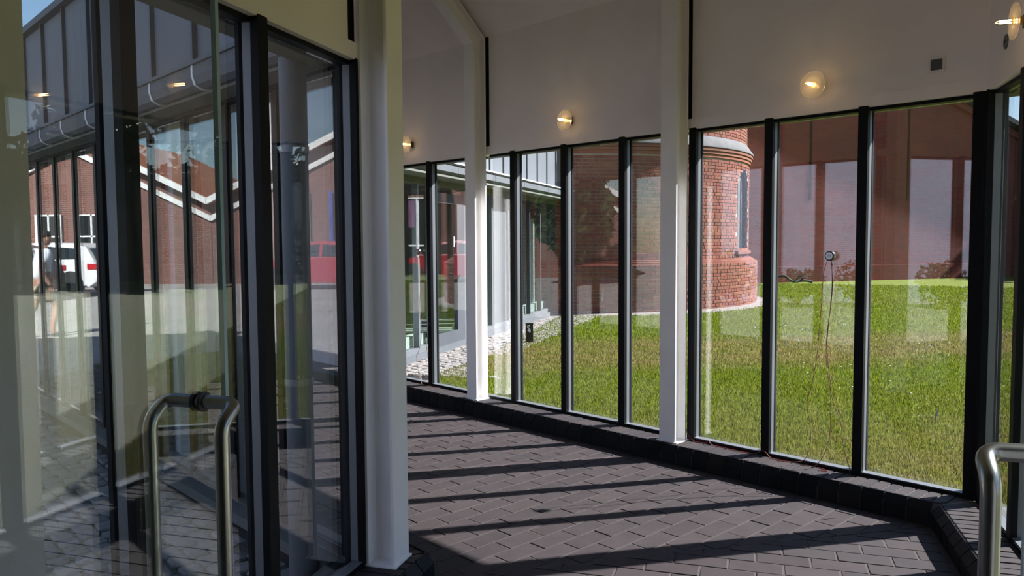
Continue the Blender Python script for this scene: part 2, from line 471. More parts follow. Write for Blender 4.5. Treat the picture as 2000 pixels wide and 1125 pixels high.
sill(RV, 'l', 4.02, 'trim_4', 'dark brick sill below the courtyard glazing beside the left door', 3.9)

# ---- glazing bays
def glaze(run, side, x0, x1, mull, name, label, ends=(True, True), gl='glass'):
    Y = (lambda q: -q) if side == 'r' else (lambda q: WID + q)     # q = distance outward from the inner face
    t = thing(name, label, None, run.fr, run.p((x0 + x1) / 2, Y(.06), .12), kind='structure')
    br = MB().rbox(run, x0, x1, Y(0), Y(.056), .119, .139).build('bottom_rail', 'black', t)
    MB().rbox(run, x0, x1, Y(.006), Y(.056), .139, .1425).build('glazing_bead', 'alu', br)
    hr = MB().rbox(run, x0, x1, Y(.03), Y(.11), 2.256, 2.28).build('head_rail', 'black', t)
    MB().rbox(run, x0, x1, Y(.085), Y(.19), .050, .105).build('outer_flashing', 'flashing', t)
    xs = sorted(mull)
    for x in xs:
        mu = MB().rbox(run, x - .026, x + .026, Y(.028), Y(.062), .139, 2.28).build('mullion', 'alu', t)
        MB().rbox(run, x - .028, x + .028, Y(-.002), Y(.028), .120, 2.281).build('inner_cap', 'black', mu)
        MB().rbox(run, x - .027, x + .027, Y(.075), Y(.090), .10, 2.28).build('outer_cap', 'black', mu)
    edges = ([x0] if (not xs or xs[0] - x0 > .1) else []) + xs + ([x1] if (not xs or x1 - xs[-1] > .1) else [])
    for a, b in zip(edges[:-1], edges[1:]):
        MB().rbox(run, a + .004, b - .004, Y(.062), Y(.074), .135, 2.25).build('pane', gl, t)
    return t
MX = [.632 + .592 * k for k in range(14)]
glaze(RC, 'r', .03, 1.82, [.032, MX[0], MX[1], 1.79], 'window_1', 'lawn glazing bay between the bend corner and the white column, with a speaker stuck on')
glaze(RC, 'r', 1.94, 3.91, [2.405, 2.997, 3.589], 'window_2', 'lawn glazing bay between the two white columns showing the round brick tower')
glaze(RC, 'r', 4.03, 6.4, [4.765, 5.36, 5.95], 'window_3', 'far lawn glazing bay facing the zinc wing door')
glaze(RV, 'r', .03, 4.0, [.032] + [.592 * k for k in range(1, 7)] + [3.97], 'window_4', 'lawn glazing at the right edge behind the steel door handle')
glaze(RV, 'l', 1.655, 3.297, [1.672, 2.352, 2.962], 'window_5', 'courtyard glazing seen beyond the open glass door at left')
LX = [1.70 + .5775 * k for k in range(14)]
glaze(RC, 'l', 1.62, 9.4, LX, 'window_6', 'outer courtyard glazing of the passage under the zinc wall')
# corner posts where the two runs of glazing meet
cp = MB(); cp.prism([RC.p(-.06, -.10, 0)[:2], RC.p(.035, -.10, 0)[:2], RC.p(.035, .004, 0)[:2], RC.p(.002, .004, 0)[:2]], .12, 2.28)
cp.build('trim_5', 'black', fr=FC, kind='structure', label='black corner post where the lawn glazing bends')

# ---- walls above the glazing, lintels, ceiling, roof and eaves
def upper(run, side, segs, x1, name, label, y_in=.012):
    Y = (lambda q: -q) if side == 'r' else (lambda q: WID + q)
    t = thing(name, label, None, run.fr, run.p(x1 / 2, Y(.1), 2.3), kind='structure')
    for k, (a, b) in enumerate(segs):
        pr = [(Y(y_in), 2.345), (Y(.05), 2.345), (Y(.05), 3.36), (Y(y_in), 3.32)]
        MB().sweep(run, pr, b, a).build('plaster_panel', 'plaster', t)
    MB().sweep(run, [(Y(.051), 2.30), (Y(.22), 2.30), (Y(.22), 3.20), (Y(.051), 3.36)], x1).build('backing_wall', 'gap', t)
    MB().sweep(run, [(Y(0), 2.275), (Y(.14), 2.275), (Y(.14), 2.344), (Y(0), 2.344)], x1).build('lintel_beam', 'plaster', t)
    return t
wr = upper(RC, 'r', [(None, 1.803), (1.957, 3.888), (4.048, 8.6)], 8.6, 'wall_right', 'white plaster wall above the lawn glazing with round lamps')
upper(RV, 'r', [(None, 6.5)], 6.5, 'wall_near_right', 'white plaster wall above the right edge glazing')
wl = upper(RC, 'l', [(1.75, 8.6)], 9.6, 'wall_left', 'courtyard wall of the passage, zinc clad outside over a gutter')
upper(RV, 'l', [(1.735, 6.5)], 6.5, 'wall_near_left', 'white plaster wall above the courtyard glazing at upper left')
PT = math.tan(R(43)); RZ = 3.3 + WID / 2 * PT
for run, nm, xe, lb in ((RC, 'ceiling', 9.6, 'sloping white plaster ceiling of the passage'), (RV, 'ceiling', 6.5, 'sloping white plaster ceiling over the lobby')):
    m = MB()
    m.sweep(run, [(-.012, 3.29), (WID / 2, RZ), (WID / 2, RZ + .06), (-.06, 3.35)], xe)
    m.sweep(run, [(WID + .012, 3.29), (WID / 2, RZ), (WID / 2, RZ + .06), (WID + .06, 3.35)], xe)
    o = m.build(nm, 'plaster', fr=run.fr, base=(0, 0, 3.3), kind='structure', label=lb)
    r = MB()
    r.sweep(run, [(-.26, 3.24), (WID / 2, RZ + .14), (WID / 2, RZ + .19), (-.30, 3.25)], xe)
    r.sweep(run, [(WID + .26, 3.24), (WID / 2, RZ + .14), (WID / 2, RZ + .19), (WID + .30, 3.25)], xe)
    r.build('roof_sheet', 'zinc', o)
def eaves(run, side, x1, parent, joints):
    Y = (lambda q: -q) if side == 'r' else (lambda q: WID + q)
    gp_ = ((.15, 2.405), (.33, 2.405), (.33, 2.345), (.315, 2.305), (.28, 2.287), (.15, 2.287))
    g = MB().sweep(run, [(Y(a), z) for a, z in gp_], x1).build('gutter', 'zincgut', parent)
    MB().sweep(run, [(Y(.12), 2.272), (Y(.25), 2.272), (Y(.25), 2.287), (Y(.12), 2.287)], x1).build('soffit', 'soffit', parent)
    MB().sweep(run, [(Y(.325), 2.398), (Y(.345), 2.398), (Y(.345), 2.416), (Y(.325), 2.416)], x1).build('gutter_lip', 'zincgut', g)
    for x in joints:
        MB().loft([[run.p(x + q, Y(a), z) for a, z in ((.15, 2.283), (.282, 2.283), (.319, 2.302), (.334, 2.344), (.334, 2.40), (.32, 2.40), (.31, 2.31), (.15, 2.292))] for q in (-.011, .011)]).build('gutter_joint', 'jointzinc', g)
eaves(RC, 'r', 6.5, wr, [])
eaves(RV, 'r', 6.5, bpy.data.objects['wall_near_right'], [])
eaves(RC, 'l', 9.6, wl, [2.05 + .6 * k for k in range(12)])
eaves(RV, 'l', 6.5, bpy.data.objects['wall_near_left'], [])
zx = [1.62 + .595 * k for k in range(15)]                      # standing seam zinc on the courtyard side
for a, b in zip(zx[:-1], zx[1:]):
    e = random.uniform(0, .004)
    MB().rbox(RC, a + .010, b - .010, WID + .222, WID + .240 + e, 2.41, 3.235).build('zinc_panel', 'zinc', wl)
for a in zx:
    MB().rbox(RC, a - .011, a + .011, WID + .222, WID + .268, 2.41, 3.245).build('standing_seam', 'seam', wl)
MB().rbox(RC, 1.4, 9.6, WID + .2, WID + .30, 3.235, 3.285).build('eave_trim', 'seam', wl)
for run, side, xe, p in ((RC, 'r', 6.5, wr), (RV, 'r', 6.5, bpy.data.objects['wall_near_right']), (RV, 'l', 6.5, bpy.data.objects['wall_near_left'])):
    Y = (lambda q: -q) if side == 'r' else (lambda q: WID + q)
    MB().sweep(run, [(Y(.221), 2.41), (Y(.24), 2.41), (Y(.24), 3.24), (Y(.221), 3.24)], xe).build('zinc_cladding', 'zinc', p)

# ---- solid ends: pier beside the left door, door wall, back wall, far end of the passage
MB().rbox(RV, 3.297, 6.5, WID - .02, WID + .20, 0, 2.30).build('wall_pier', 'plaster', fr=FV, kind='structure', label='plain grey-white wall pier at the left edge, behind the glass door')
MB().rbox(RV, 4.0, 6.5, -.20, 0, 0, 2.30).build('wall_lobby_right', 'lobby', fr=FV, kind='structure', label='grey wall beside the right door')
MB().loft([[RV.p(q, y, z) for y, z in ((-.2, 0), (WID + .2, 0), (WID + .2, 3.2), (WID / 2, RZ + .1), (-.2, 3.2))] for q in (6.4, 6.55)]).build('wall_back', 'lobby', fr=FV, kind='structure', label='grey wall closing the lobby')
m = MB(); m.rbox(RV, 4.03, 4.11, 2.33, WID, 0, 2.30); m.rbox(RV, 4.03, 4.11, 0, .64, 0, 2.30)
m.loft([[RV.p(q, y, z) for y, z in ((0, 2.30), (WID, 2.30), (WID, 3.30), (WID / 2, RZ), (0, 3.30))] for q in (4.03, 4.11)])
m.build('wall_door', 'lobby', fr=FV, kind='structure', label='grey wall around the double glass door')
MB().loft([[RC.p(q, y, z) for y, z in ((-.2, 0), (WID + .2, 0), (WID + .2, 3.2), (WID / 2, RZ + .1), (-.2, 3.2))] for q in (9.5, 9.6)]).build('wall_end', 'plaster', fr=FC, kind='structure', label='white end wall of the passage')
MB().rbox(RC, 6.4, 9.6, -.20, -.02, 0, 2.30).build('wall_far_right', 'plaster', fr=FC, kind='structure', label='white inner wall past the zinc wing')

# ---- white steel portal frames and the corner column
def isec(w, d, tf=.012, tw=.009, fil=.016):           # H section outline, x across flanges, y depth
    h, e = d / 2, w / 2; k = tw / 2
    q = [(-e, -h), (e, -h), (e, -h + tf), (k + fil, -h + tf), (k + fil * .3, -h + tf + fil * .3), (k, -h + tf + fil), (k, h - tf - fil), (k + fil * .3, h - tf - fil * .3), (k + fil, h - tf), (e, h - tf), (e, h)]
    return q + [(-x, -y) for x, y in q]
def portal(x, label, legs=(0, 1)):
    t = thing('portal_frame', label, 'column', FC, (x, .084, .12), group='white steel portal frames')
    S = isec(.130, .134)
    zk = 3.24
    ny, nz = math.cos(R(43)), math.sin(R(43))
    for side in legs:
        yc = lambda q: q if side == 0 else WID - q
        MB().loft([[(x + a, yc(.084 + b), .12) for a, b in S], [(x + a, yc(.084 + b), zk - math.tan(R(23.5)) * b) for a, b in S]]).build('column', 'steel_white', t)
        # rafter: starts on the mitre plane of the knee, ends at the ridge
        st = [(x + a, yc(.084 + b), zk - math.tan(R(23.5)) * b) for a, b in S]
        en = []
        for a, b in S:
            L = (WID / 2 - .084 - b) / ny
            en.append((x + a, yc(.084 + b + L * ny), zk - math.tan(R(23.5)) * b + L * nz))
        MB().loft([st, en]).build('rafter', 'steel_white', t)
        MB().rbox(RC, x - .085, x + .085, yc(.004), yc(.16), .1195, .126).build('base_plate', 'steel_white', t)
    return t
portal(1.880, 'white steel H column standing on the sill between the lawn and tower bays', (0,))
portal(3.968, 'slimmer looking white steel H column farther down the passage, bending into a rafter')
t = thing('corner_column', 'big white steel H column at the inner bend, nearest the camera', 'column', FV, (-1.605, 2.67, .12))
S = isec(.150, .134, .013, .010, .020)
MB().loft([[(-1.605 + a, 2.668 + b, .12) for a, b in S], [(-1.605 + a, 2.668 + b, 3.45) for a, b in S]]).build('shaft', 'steel_white', t)
MB().box(-1.69, -1.52, 2.59, 2.74, .1195, .127).build('base_plate', 'steel_white', t)

# ---- open glass door leaves with tubular pulls
def bend_path(pts, r, n=6):
    out = [Vector(pts[0])]
    for a, b, c in zip(pts[:-2], pts[1:-1], pts[2:]):
        a, b, c = Vector(a), Vector(b), Vector(c)
        u, v = (a - b).normalized(), (c - b).normalized()
        p0, p1 = b + u * r, b + v * r
        for k in range(n + 1):
            s = k / n; out.append(p0 * (1 - s) ** 2 + b * 2 * s * (1 - s) + p1 * s ** 2)
    return out + [Vector(pts[-1])]
def leaf(name, w, label):
    t = thing(name, label, None, FV, (-3.65, w, .01), kind='structure')
    MB().box(-4.02, -3.20, w - .006, w + .006, .015, 2.255).build('leaf', 'glass1', t)
    MB().box(-3.2075, -3.1965, w - .0063, w + .0063, .0145, 2.2555).build('polished_edge', 'edgeglass', t)
    for zc in (.03, 2.20): MB().box(-4.025, -3.87, w - .018, w + .018, zc, zc + .06).build('patch_fitting', 'chrome', t)
    for s in (-1, 1):
        we = w + s * .09; zt, zb = 1.178, .42
        pth = bend_path([(-3.285, w, zt), (-3.285, we, zt), (-3.335, we, zt - .035), (-3.335, we, zb + .035), (-3.285, we, zb), (-3.285, w, zb)], .026, 8)
        b = MB().tube(pth, .0150, 20).build('handle', 'chrome', t, smooth=60, label='brushed steel tubular pull handle')
        for zc in (zt, zb):
            d = MB(); d.lathe([(.020, 0), (.022, .002), (.022, .006), (.016, .008)], 24, 'y')
            d.v = [(p[0] - 3.285, w + s * (p[1] + .006), p[2] + zc) for p in d.v]
            d.build('escutcheon', 'lampdark', b)
    return t
leaf('door_1', 2.28, 'open frameless glass door leaf at left with a steel pull handle')
leaf('door_2', .695, 'open glass door leaf past the right edge, only its steel handle showing')

# ================================================================== THINGS INSIDE
def lamp(fr, loc, yaw, label):
    # local: +x out of the wall
    t = thing('wall_lamp', label, 'lamp', fr @ Matrix.Translation(loc) @ Matrix.Rotation(yaw, 4, 'Z'), (0, 0, 0), group='round glass wall lamps')
    MB().box(0, .030, -.028, .028, -.028, .028).build('mount', 'lampdark', t)
    MB().lathe([(.016, .030), (.018, .034), (.018, .052), (.0, .052)], 18, 'x').build('socket', 'brass', t, smooth=40)
    prof = [(.021, .066), (.035, .063), (.05, .066), (.065, .063), (.078, .066), (.080, .070), (.078, .074), (.065, .071), (.05, .074), (.035, .071), (.021, .074)]
    d = MB()
    n = 40; rings = []
    for r, h in prof: rings.append([(h, r * math.cos(2 * math.pi * j / n), r * math.sin(2 * math.pi * j / n)) for j in range(n)])
    rings.append(rings[0]); d.loft(rings, cap=False); d.build('disc_shade', 'frost', t, smooth=50)
    b = MB().lathe([(.010, .050), (.0165, .062), (.0175, .08), (.0175, .125), (.014, .140), (.006, .147), (.0005, .149)], 16, 'x').build('bulb', 'glass1', t, smooth=60)
    for k in range(4):
        a = math.pi / 4 + k * math.pi / 2
        y, z = .008 * math.cos(a), .008 * math.sin(a)
        MB().tube([(.058, y, z), (.066, y, z)], .0016, 6).build('filament', 'filament', b)
        MB().tube([(.080, y, z), (.128, y * .8, z * .8)], .0016, 6).build('filament', 'filament', b)
    MB().lathe([(.019, .067), (.0215, .067), (.0215, .073), (.019, .073)], 18, 'x').build('collar', 'brass', t)
    return t
up = R(90)
lamp(FC, (.912, -.012, 2.437), up, 'round glass wall lamp above the bay with the stuck-on speaker, left of the square vent')
lamp(FC, (2.93, -.012, 2.457), up, 'round glass wall lamp between the two white columns')
lamp(FC, (5.03, -.012, 2.462), up, 'farthest round glass wall lamp, just right of the big corner column')
lamp(FV, (-.655, -.012, 2.472), up, 'round glass wall lamp seen edge-on at the upper right corner')
v = thing('vent_grille', 'small square grey vent grille high on the plaster wall at right', 'vent', FC, (.245, .0, 2.455))
MB().box(.205, .285, -.012, -.002, 2.415, 2.495).build('frame', 'plaster', v)
MB().box(.216, .274, -.004, .0005, 2.426, 2.484).build('back', 'grille', v)
for k in range(6): MB().box(.216, .274, -.001, .004, 2.429 + k * .0095, 2.433 + k * .0095).build('slat', 'grille', v)
v = thing('cover_plate', 'small round cover plate on the wall just left of the edge-on lamp', 'cover plate', FV, (-.28, -.012, 2.465))
d = MB().lathe([(.036, 0), (.036, .003), (.033, .005), (.0, .006)], 24, 'y'); d.v = [(p[0] - .28, p[1] - .012, p[2] + 2.465) for p in d.v]; d.build('plate', 'grille', v)
d = MB().lathe([(.006, 0), (.005, .003), (0, .003)], 10, 'y'); d.v = [(p[0] - .28, p[1] - .006, p[2] + 2.465) for p in d.v]; d.build('screw', 'plasticblk', v)

def smooth_path(pts, n=8):
    P = [Vector(p) for p in pts]; P = [P[0]] + P + [P[-1]]; out = []
    for k in range(1, len(P) - 2):
        for j in range(n):
            s = j / n; a, b, c, d = P[k - 1], P[k], P[k + 1], P[k + 2]
            out.append(.5 * ((2 * b) + (c - a) * s + (2 * a - 5 * b + 4 * c - d) * s * s + (3 * b - a - 3 * c + d) * s ** 3))
    return out + [P[-2]]
def exciter(x, z, label):
    t = thing('stick_on_speaker', label, 'speaker', FC, (x, -.05, z), group='round speakers stuck on the glass')
    def lt(prof, mat, nm, par, sm=40):
        d = MB().lathe(prof, 28, 'y'); d.v = [(p[0] + x, p[1] - .062, p[2] + z) for p in d.v]; return d.build(nm, mat, par, smooth=sm)
    b = lt([(.016, 0), (.018, .003), (.018, .010), (.026, .012), (.029, .015), (.029, .034), (.026, .037), (.022, .037)], 'plasticblk', 'housing', t)
    lt([(.0295, .016), (.0305, .017), (.0305, .022), (.0295, .023)], 'chrome', 'rim', t)
    f = lt([(.0215, .036), (.0215, .0375), (.0, .0375)], 'chrome', 'face_plate', t)
    for k in range(3): MB().box(x - .012, x + .012, -.0245, -.0238, z - .002 + k * .004, z + .000 + k * .004).build('print_line', 'plasticblk', f)
    MB().tube([(x - .008, -.045, z - .026), (x - .010, -.043, z - .046)], .0032, 8).build('plug', 'chrome', t)
    MB().tube([(x - .010, -.043, z - .046), (x - .0115, -.042, z - .060)], .0038, 8).build('plug_sleeve', 'plasticblk', t)
    return t
exciter(.832, 1.416, 'round black and chrome speaker stuck on the glass in front of the lawn, trailing wires')
exciter(4.985, 1.416, 'small round black speaker stuck on the far pane beside the big corner column')
def cable(pts, mat, label, group=None, r=.0022):
    m = MB().tube(smooth_path(pts), r, 6); return m.build('cable', mat, fr=FC, smooth=60, label=label, cat='cable', group=group)
# wires: x along the passage, y toward the room, z up
cable([(.822, -.042, 1.354), (.812, -.038, 1.24), (.822, -.036, 1.10), (.842, -.036, .92), (.838, -.036, .74), (.800, -.034, .55), (.745, -.03, .42), (.728, -.028, .30), (.70, -.02, .20), (.675, -.005, .150), (.664, .012, .124)], 'cable', 'pale brown wire hanging from the speaker, nearest the second black mullion')
cable([(.820, -.042, 1.354), (.816, -.037, 1.22), (.826, -.035, 1.06), (.838, -.034, .86), (.812, -.034, .62), (.806, -.03, .44), (.812, -.026, .30), (.840, -.01, .19), (.880, .02, .127), (.93, .035, .1235), (.97, .03, .123)], 'cable', 'reddish brown wire hanging straight down from the speaker to the brick sill')
cable([(.848, -.044, 1.392), (.872, -.042, 1.30), (.880, -.040, 1.12), (.893, -.038, .94), (.902, -.036, .80), (.93, -.034, .62), (.958, -.033, .50), (.935, -.03, .36), (.930, -.025, .24), (.955, -.008, .15), (1.01, .02, .125), (1.08, .035, .1235), (1.14, .028, .1235)], 'cable', 'thin faint wire hanging left of the others from the speaker')
cable([(1.05, .03, .1232), (1.10, .05, .1232), (1.16, .034, .124), (1.205, .022, .15), (1.235, .016, .155), (1.28, .026, .128), (1.40, .03, .1235), (1.52, .022, .1235), (1.60, .03, .13), (1.63, .022, .15), (1.66, .02, .128), (1.73, .02, .1235), (1.765, .012, .13), (1.80, .006, .15), (1.83, .0105, .24), (1.833, .0125, .36), (1.8325, .0115, .52), (1.8335, .013, .72)], 'cablered', 'red wire lying on the sill and climbing the white column beside the lawn bay')
cable([(.86, .02, .1232), (.80, .04, .1232), (.78, .06, .1232), (.83, .075, .1232)], 'cablered', 'short loop of red wire on the sill below the speaker')
cable([(4.975, -.042, 1.354), (4.955, -.036, 1.1), (4.972, -.034, .85), (4.945, -.034, .62), (4.985, -.033, .45), (5.03, -.03, .36), (4.97, -.02, .24), (4.90, .01, .145), (4.84, .03, .1235), (4.6, .04, .1235)], 'cable', 'pale wire hanging from the far speaker beside the big corner column')
cable([(4.10, .02, .1235), (4.02, .022, .14), (3.93, .0165, .22), (3.912, .0185, .40), (3.908, .018, .55)], 'cable', 'pink wire climbing the foot of the farther white column')

# ================================================================== OUTSIDE, LAWN SIDE
def toC(x, y):
    q = (x - A[0], y - A[1]); return q[0] * dC[0] + q[1] * dC[1], -(q[0] * -dC[1] + q[1] * dC[0])     # t, outward
def toV(x, y):
    q = (x - A[0], y - A[1]); return q[0] * dV[0] + q[1] * dV[1], q[0] * dV[1] - q[1] * dV[0]          # e, outward
g = MB(); g.add([(-90, -90, -.05), (90, -90, -.05), (90, 110, -.05), (-90, 110, -.05)], [(0, 1, 2, 3)])
g.build('ground', 'yard', base=(0, 0, -.05), kind='structure', label='pale paved ground around the buildings')
def poly_obj(name, pts, z0, z1, mat, **kw):
    return MB().prism(pts, z0, z1).build(name, mat, **kw)
# lawn area to the right, clear of the building
a0 = FV @ Vector((-9, -.27, 0)); a1 = FC @ Vector((-.12, -.27, 0)); a2 = FC @ Vector((5.1, -.27, 0))
lawn_pts = [(a0.x, a0.y), (a1.x, a1.y), (a2.x, a2.y), (-.89, 9.04), (-.37, 10.2), (.16, 12.7), (1.04, 16.2), (1.6, 34), (60, 48), (60, -20), (4, -12)]
poly_obj('lawn', lawn_pts, -.06, -.012, 'lawn', base=(8, 12, -.06), kind='structure', label='sunlit lawn beyond the glazing with dry straw bands')
def inpoly(x, y, P):
    c = np.zeros(len(x), bool); j = len(P) - 1
    for i in range(len(P)):
        xi, yi = P[i]; xj, yj = P[j]
        with np.errstate(divide='ignore', invalid='ignore'):
            c ^= ((yi > y) != (yj > y)) & (x < (xj - xi) * (y - yi) / (yj - yi + 1e-12) + xi)
        j = i
    return c
TC = (1.60, 20.74); TP, TS, TU, TR = 4.60, 4.39, 4.33, 4.49
def blades(n, P, keep, name, label, seed, dmax=30, dmin=3.0, fov=(-10, 42), far=1.0):
    rng = np.random.default_rng(seed)
    az = np.radians(rng.uniform(fov[0], fov[1], n)); dist = dmin * (dmax / dmin) ** rng.uniform(0, 1, n)
    x = dist * np.sin(az); y = dist * np.cos(az)
    ok = inpoly(x, y, P) & keep(x, y); x, y, dist = x[ok], y[ok], dist[ok]; n = len(x)
    h = rng.uniform(.010, .032, n) * (1 + .12 * np.clip(dist - 6, 0, 14) / 4); w = (.0018 + .00048 * dist) * rng.uniform(.7, 1.3, n) * far
    a = rng.uniform(0, 2 * np.pi, n); b = rng.uniform(0, 2 * np.pi, n); ln = h * rng.uniform(.1, .8, n)
    v = np.zeros((n, 3, 3)); v[:, :, 2] = -.014
    v[:, 0, 0] = x - np.cos(a) * w; v[:, 0, 1] = y - np.sin(a) * w
    v[:, 1, 0] = x + np.cos(a) * w; v[:, 1, 1] = y + np.sin(a) * w
    v[:, 2, 0] = x + np.cos(b) * ln; v[:, 2, 1] = y + np.sin(b) * ln; v[:, 2, 2] = h
    me = bpy.data.meshes.new(name); me.vertices.add(3 * n); me.vertices.foreach_set('co', v.ravel())
    me.loops.add(3 * n); me.loops.foreach_set('vertex_index', np.arange(3 * n)); me.polygons.add(n); me.polygons.foreach_set('loop_start', np.arange(0, 3 * n, 3))
    me.update(); me.validate(); me.materials.append(M['blade'])
    o = bpy.data.objects.new(name, me); COL.objects.link(o); return tag(o, label, 'grass', None, 'stuff')
blades(520000, lawn_pts, lambda x, y: (x - TC[0]) ** 2 + (y - TC[1]) ** 2 > (TP + .02) ** 2, 'grass', 'short green and straw grass covering the lawn beyond the glazing', 3, 28.5)

# clover leaves and daisies scattered in the lawn
rng = random.Random(4)
cl = MB()
for k in range(900):
    x = rng.uniform(-.5, 9); y = rng.uniform(4.6, 14)
    tq, oq = toC(x, y); 
    if oq < .35 or not inpoly(np.array([x]), np.array([y]), lawn_pts)[0]: continue
    h = rng.uniform(.03, .055); s = rng.uniform(.010, .018)
    for j in range(3):
        a = rng.uniform(0, 6.28); cl.add([(x, y, h), (x + s * math.cos(a), y + s * math.sin(a), h + .006), (x + 1.3 * s * math.cos(a + .9), y + 1.3 * s * math.sin(a + .9), h)], [(0, 1, 2)])
cl.build('clover', 'leafd', base=(3, 8, 0), label='dark clover leaves dotted through the lawn', cat='clover', kind='stuff')

# ---- cobbles: shared builder for both strips
def cobble_mesh(rn, s):
    m = MB(); hx, hy = s * .485, s * .365; q = []
    for sx, sy in ((1, 1), (-1, 1), (-1, -1), (1, -1)):
        jx, jy = rn.uniform(.86, 1.0), rn.uniform(.86, 1.0); c = s * rn.uniform(.07, .13)
        p = [(sx * hx * jx, sy * (hy * jy - c)), (sx * (hx * jx - c), sy * hy * jy)]
        q += p if sx * sy > 0 else p[::-1]
    rings = [[(x, y, -.05) for x, y in q], [(x, y, -.004) for x, y in q], [(x * .90, y * .88, .004 + rn.uniform(-.0015, .0015)) for x, y in q], [(x * .5, y * .5, .007) for x, y in q]]
    m.loft(rings); return m
def cobbles(name, label, fr, pts, step, inside, maxn, seed, rotbase=0.0):
    rn = random.Random(seed)
    bed = MB().prism(pts, -.06, -.018).build(name, 'pavedirt', fr=fr, base=(pts[0][0], pts[0][1], -.06), kind='structure', label=label)
    kinds = [cobble_mesh(rn, step) for _ in range(7)]
    meshes = [k.mesh('cobble', 'cobble') for k in kinds]
    xs = [p[0] for p in pts]; ys = [p[1] for p in pts]; items = []
    y = min(ys); r = 0
    while y < max(ys):
        x = min(xs) + (r % 2) * step * .5
        while x < max(xs):
            px, py = x + rn.uniform(-.012, .012), y + rn.uniform(-.012, .012)
            if inpoly(np.array([px]), np.array([py]), pts)[0] and inside(px, py):
                w = fr @ Vector((px, py, 0)); items.append((show(w), px, py))
            x += step * 1.02
        y += step * .78; r += 1
    items.sort(key=lambda q: -q[0]); rest = MB()
    for n, (s, px, py) in enumerate(items):
        k = rn.randrange(7); dz = rn.uniform(-.004, .004); a = rotbase + rn.uniform(-.12, .12)
        if n < maxn and s > 0: inst('cobble', meshes[k], bed, (px, py, dz), (rn.uniform(-.05, .05), rn.uniform(-.05, .05), a))
        else:
            ca, sa = math.cos(a), math.sin(a)
            rest.add([(px + p[0] * ca - p[1] * sa, py + p[0] * sa + p[1] * ca, p[2] + dz) for p in kinds[k].v], kinds[k].f)
    if rest.v: rest.build('cobble_field', 'cobble', bed)['kind'] = 'stuff'
    return bed
cob = [(-.6, -.05), (7.4, -.05), (7.4, -1.0), (5.5, -.95), (3.6, -1.02), (2.2, -1.0), (.9, -.75), (.2, -.70), (-.6, -1.55)]
cobbles('cobble_path', 'granite cobble strip between the zinc wing and the lawn', FW, cob, .135, lambda x, y: True, 300, 11)

# ---- zinc clad glazed wing
W = thing('glazed_wing', 'zinc clad wing with grey framed glazing and door beyond the far bay', 'building', FW, (3, 0, 0))
WX0, WX1 = -1.2, 7.12
MB().box(WX0, WX1, -.045, .12, -.04, .085).build('plinth', 'zincgut', W)
MB().box(WX0, WX1, 0, .10, .085, .155).build('bottom_rail', 'alu', W)
MB().box(WX0, WX1, -.01, .12, 2.25, 2.42).build('head_beam', 'soffit', W)
MB().box(WX0, 7.5, -.33, .0, 2.335, 2.365).build('soffit', 'soffit', W)
gp = [(-.20, 2.37), (-.33, 2.37), (-.375, 2.40), (-.375, 2.485), (-.36, 2.485), (-.36, 2.50), (-.385, 2.50), (-.385, 2.515), (-.20, 2.515)]
gt = MB().loft([[(x, y, z) for y, z in gp] for x in (WX0, 7.55)]).build('gutter', 'zincgut', W)
MB().box(WX0, 7.55, -.40, -.08, 2.515, 2.535).build('gutter_lip', 'whitetrim', gt)
for k in range(11):
    x = .25 + .72 * k
    MB().loft([[(x + q, y - .003, z) for y, z in gp[1:4]] + [(x + q, y + .01, z) for y, z in gp[3:0:-1]] for q in (-.010, .010)]).build('gutter_joint', 'alu', gt)
ws = [.28 + .645 * k - 1.29 for k in range(15)]
for a, b in zip(ws[:-1], ws[1:]):
    if a > 7.9: break
    MB().box(a + .008, min(b, 7.93) - .008, -.115, -.09, 2.53, 3.75).build('zinc_panel', 'zinc', W)
for a in ws:
    if a < 7.95: MB().box(a - .013, a + .013, -.135, -.09, 2.53, 3.76).build('standing_seam', 'seam', W)
MB().box(7.93, 7.99, -.15, .1, 2.50, 3.76).build('end_trim', 'seam', W)
MB().box(WX0, 7.96, -.09, .2, 2.40, 3.75).build('wall', 'seam', W)
MB().loft([[(x, -.1, 3.74), (x, 3.2, 4.9), (x, 3.3, 3.74)] for x in (WX0, 7.12)]).build('roof', 'zinc', W)
wm = [-.45, .50, .93, 2.08, 2.62, 3.28, 4.12, 4.30, 4.656, 5.337, 6.047, 6.75, 7.09]
for x in wm:
    wide = .035 if x in (4.30, .93, 2.08) else .022
    MB().box(x - wide, x + wide, -.005, .075, .155, 2.25).build('mullion', 'alu' if x < 4.4 else 'seam', W)
for a, b in zip(wm[:-1], wm[1:]):
    if a == .93: continue
    if a == 3.28: MB().box(a + .02, b - .02, .03, .05, .155, 2.25).build('solid_panel', 'doorgrey', W); continue
    MB().box(a + .02, b - .02, .030, .042, .155, 2.25).build('pane', 'wglass', W)
    MB().box(a + .02, b - .02, .10, .22, .155, .30).build('sill_board', 'whitetrim', W)
dr = MB(); dr.box(.965, 1.075, -.012, .05, .05, 2.17); dr.box(1.78, 2.05, -.012, .05, .05, 2.17); dr.box(1.075, 1.78, -.012, .05, 2.04, 2.17); dr.box(1.075, 1.78, -.012, .05, .05, .25)
d1 = dr.build('door', 'doorgrey', W, label='pale grey framed glass door')
MB().box(1.075, 1.78, .012, .024, .25, 2.04).build('door_pane', 'wglass', d1)
MB().box(.965, 2.05, .012, .024, 2.17, 2.25).build('transom_pane', 'wglass', d1)
for z in (1.90, 2.03, .16): MB().box(.945, .985, -.035, -.010, z - .045, z + .045).build('hinge', 'whitetrim', d1)
MB().tube(bend_path([(1.84, -.01, 1.03), (1.84, -.06, 1.03), (1.73, -.06, 1.03)], .015), .009, 8).build('handle', 'chrome', d1)
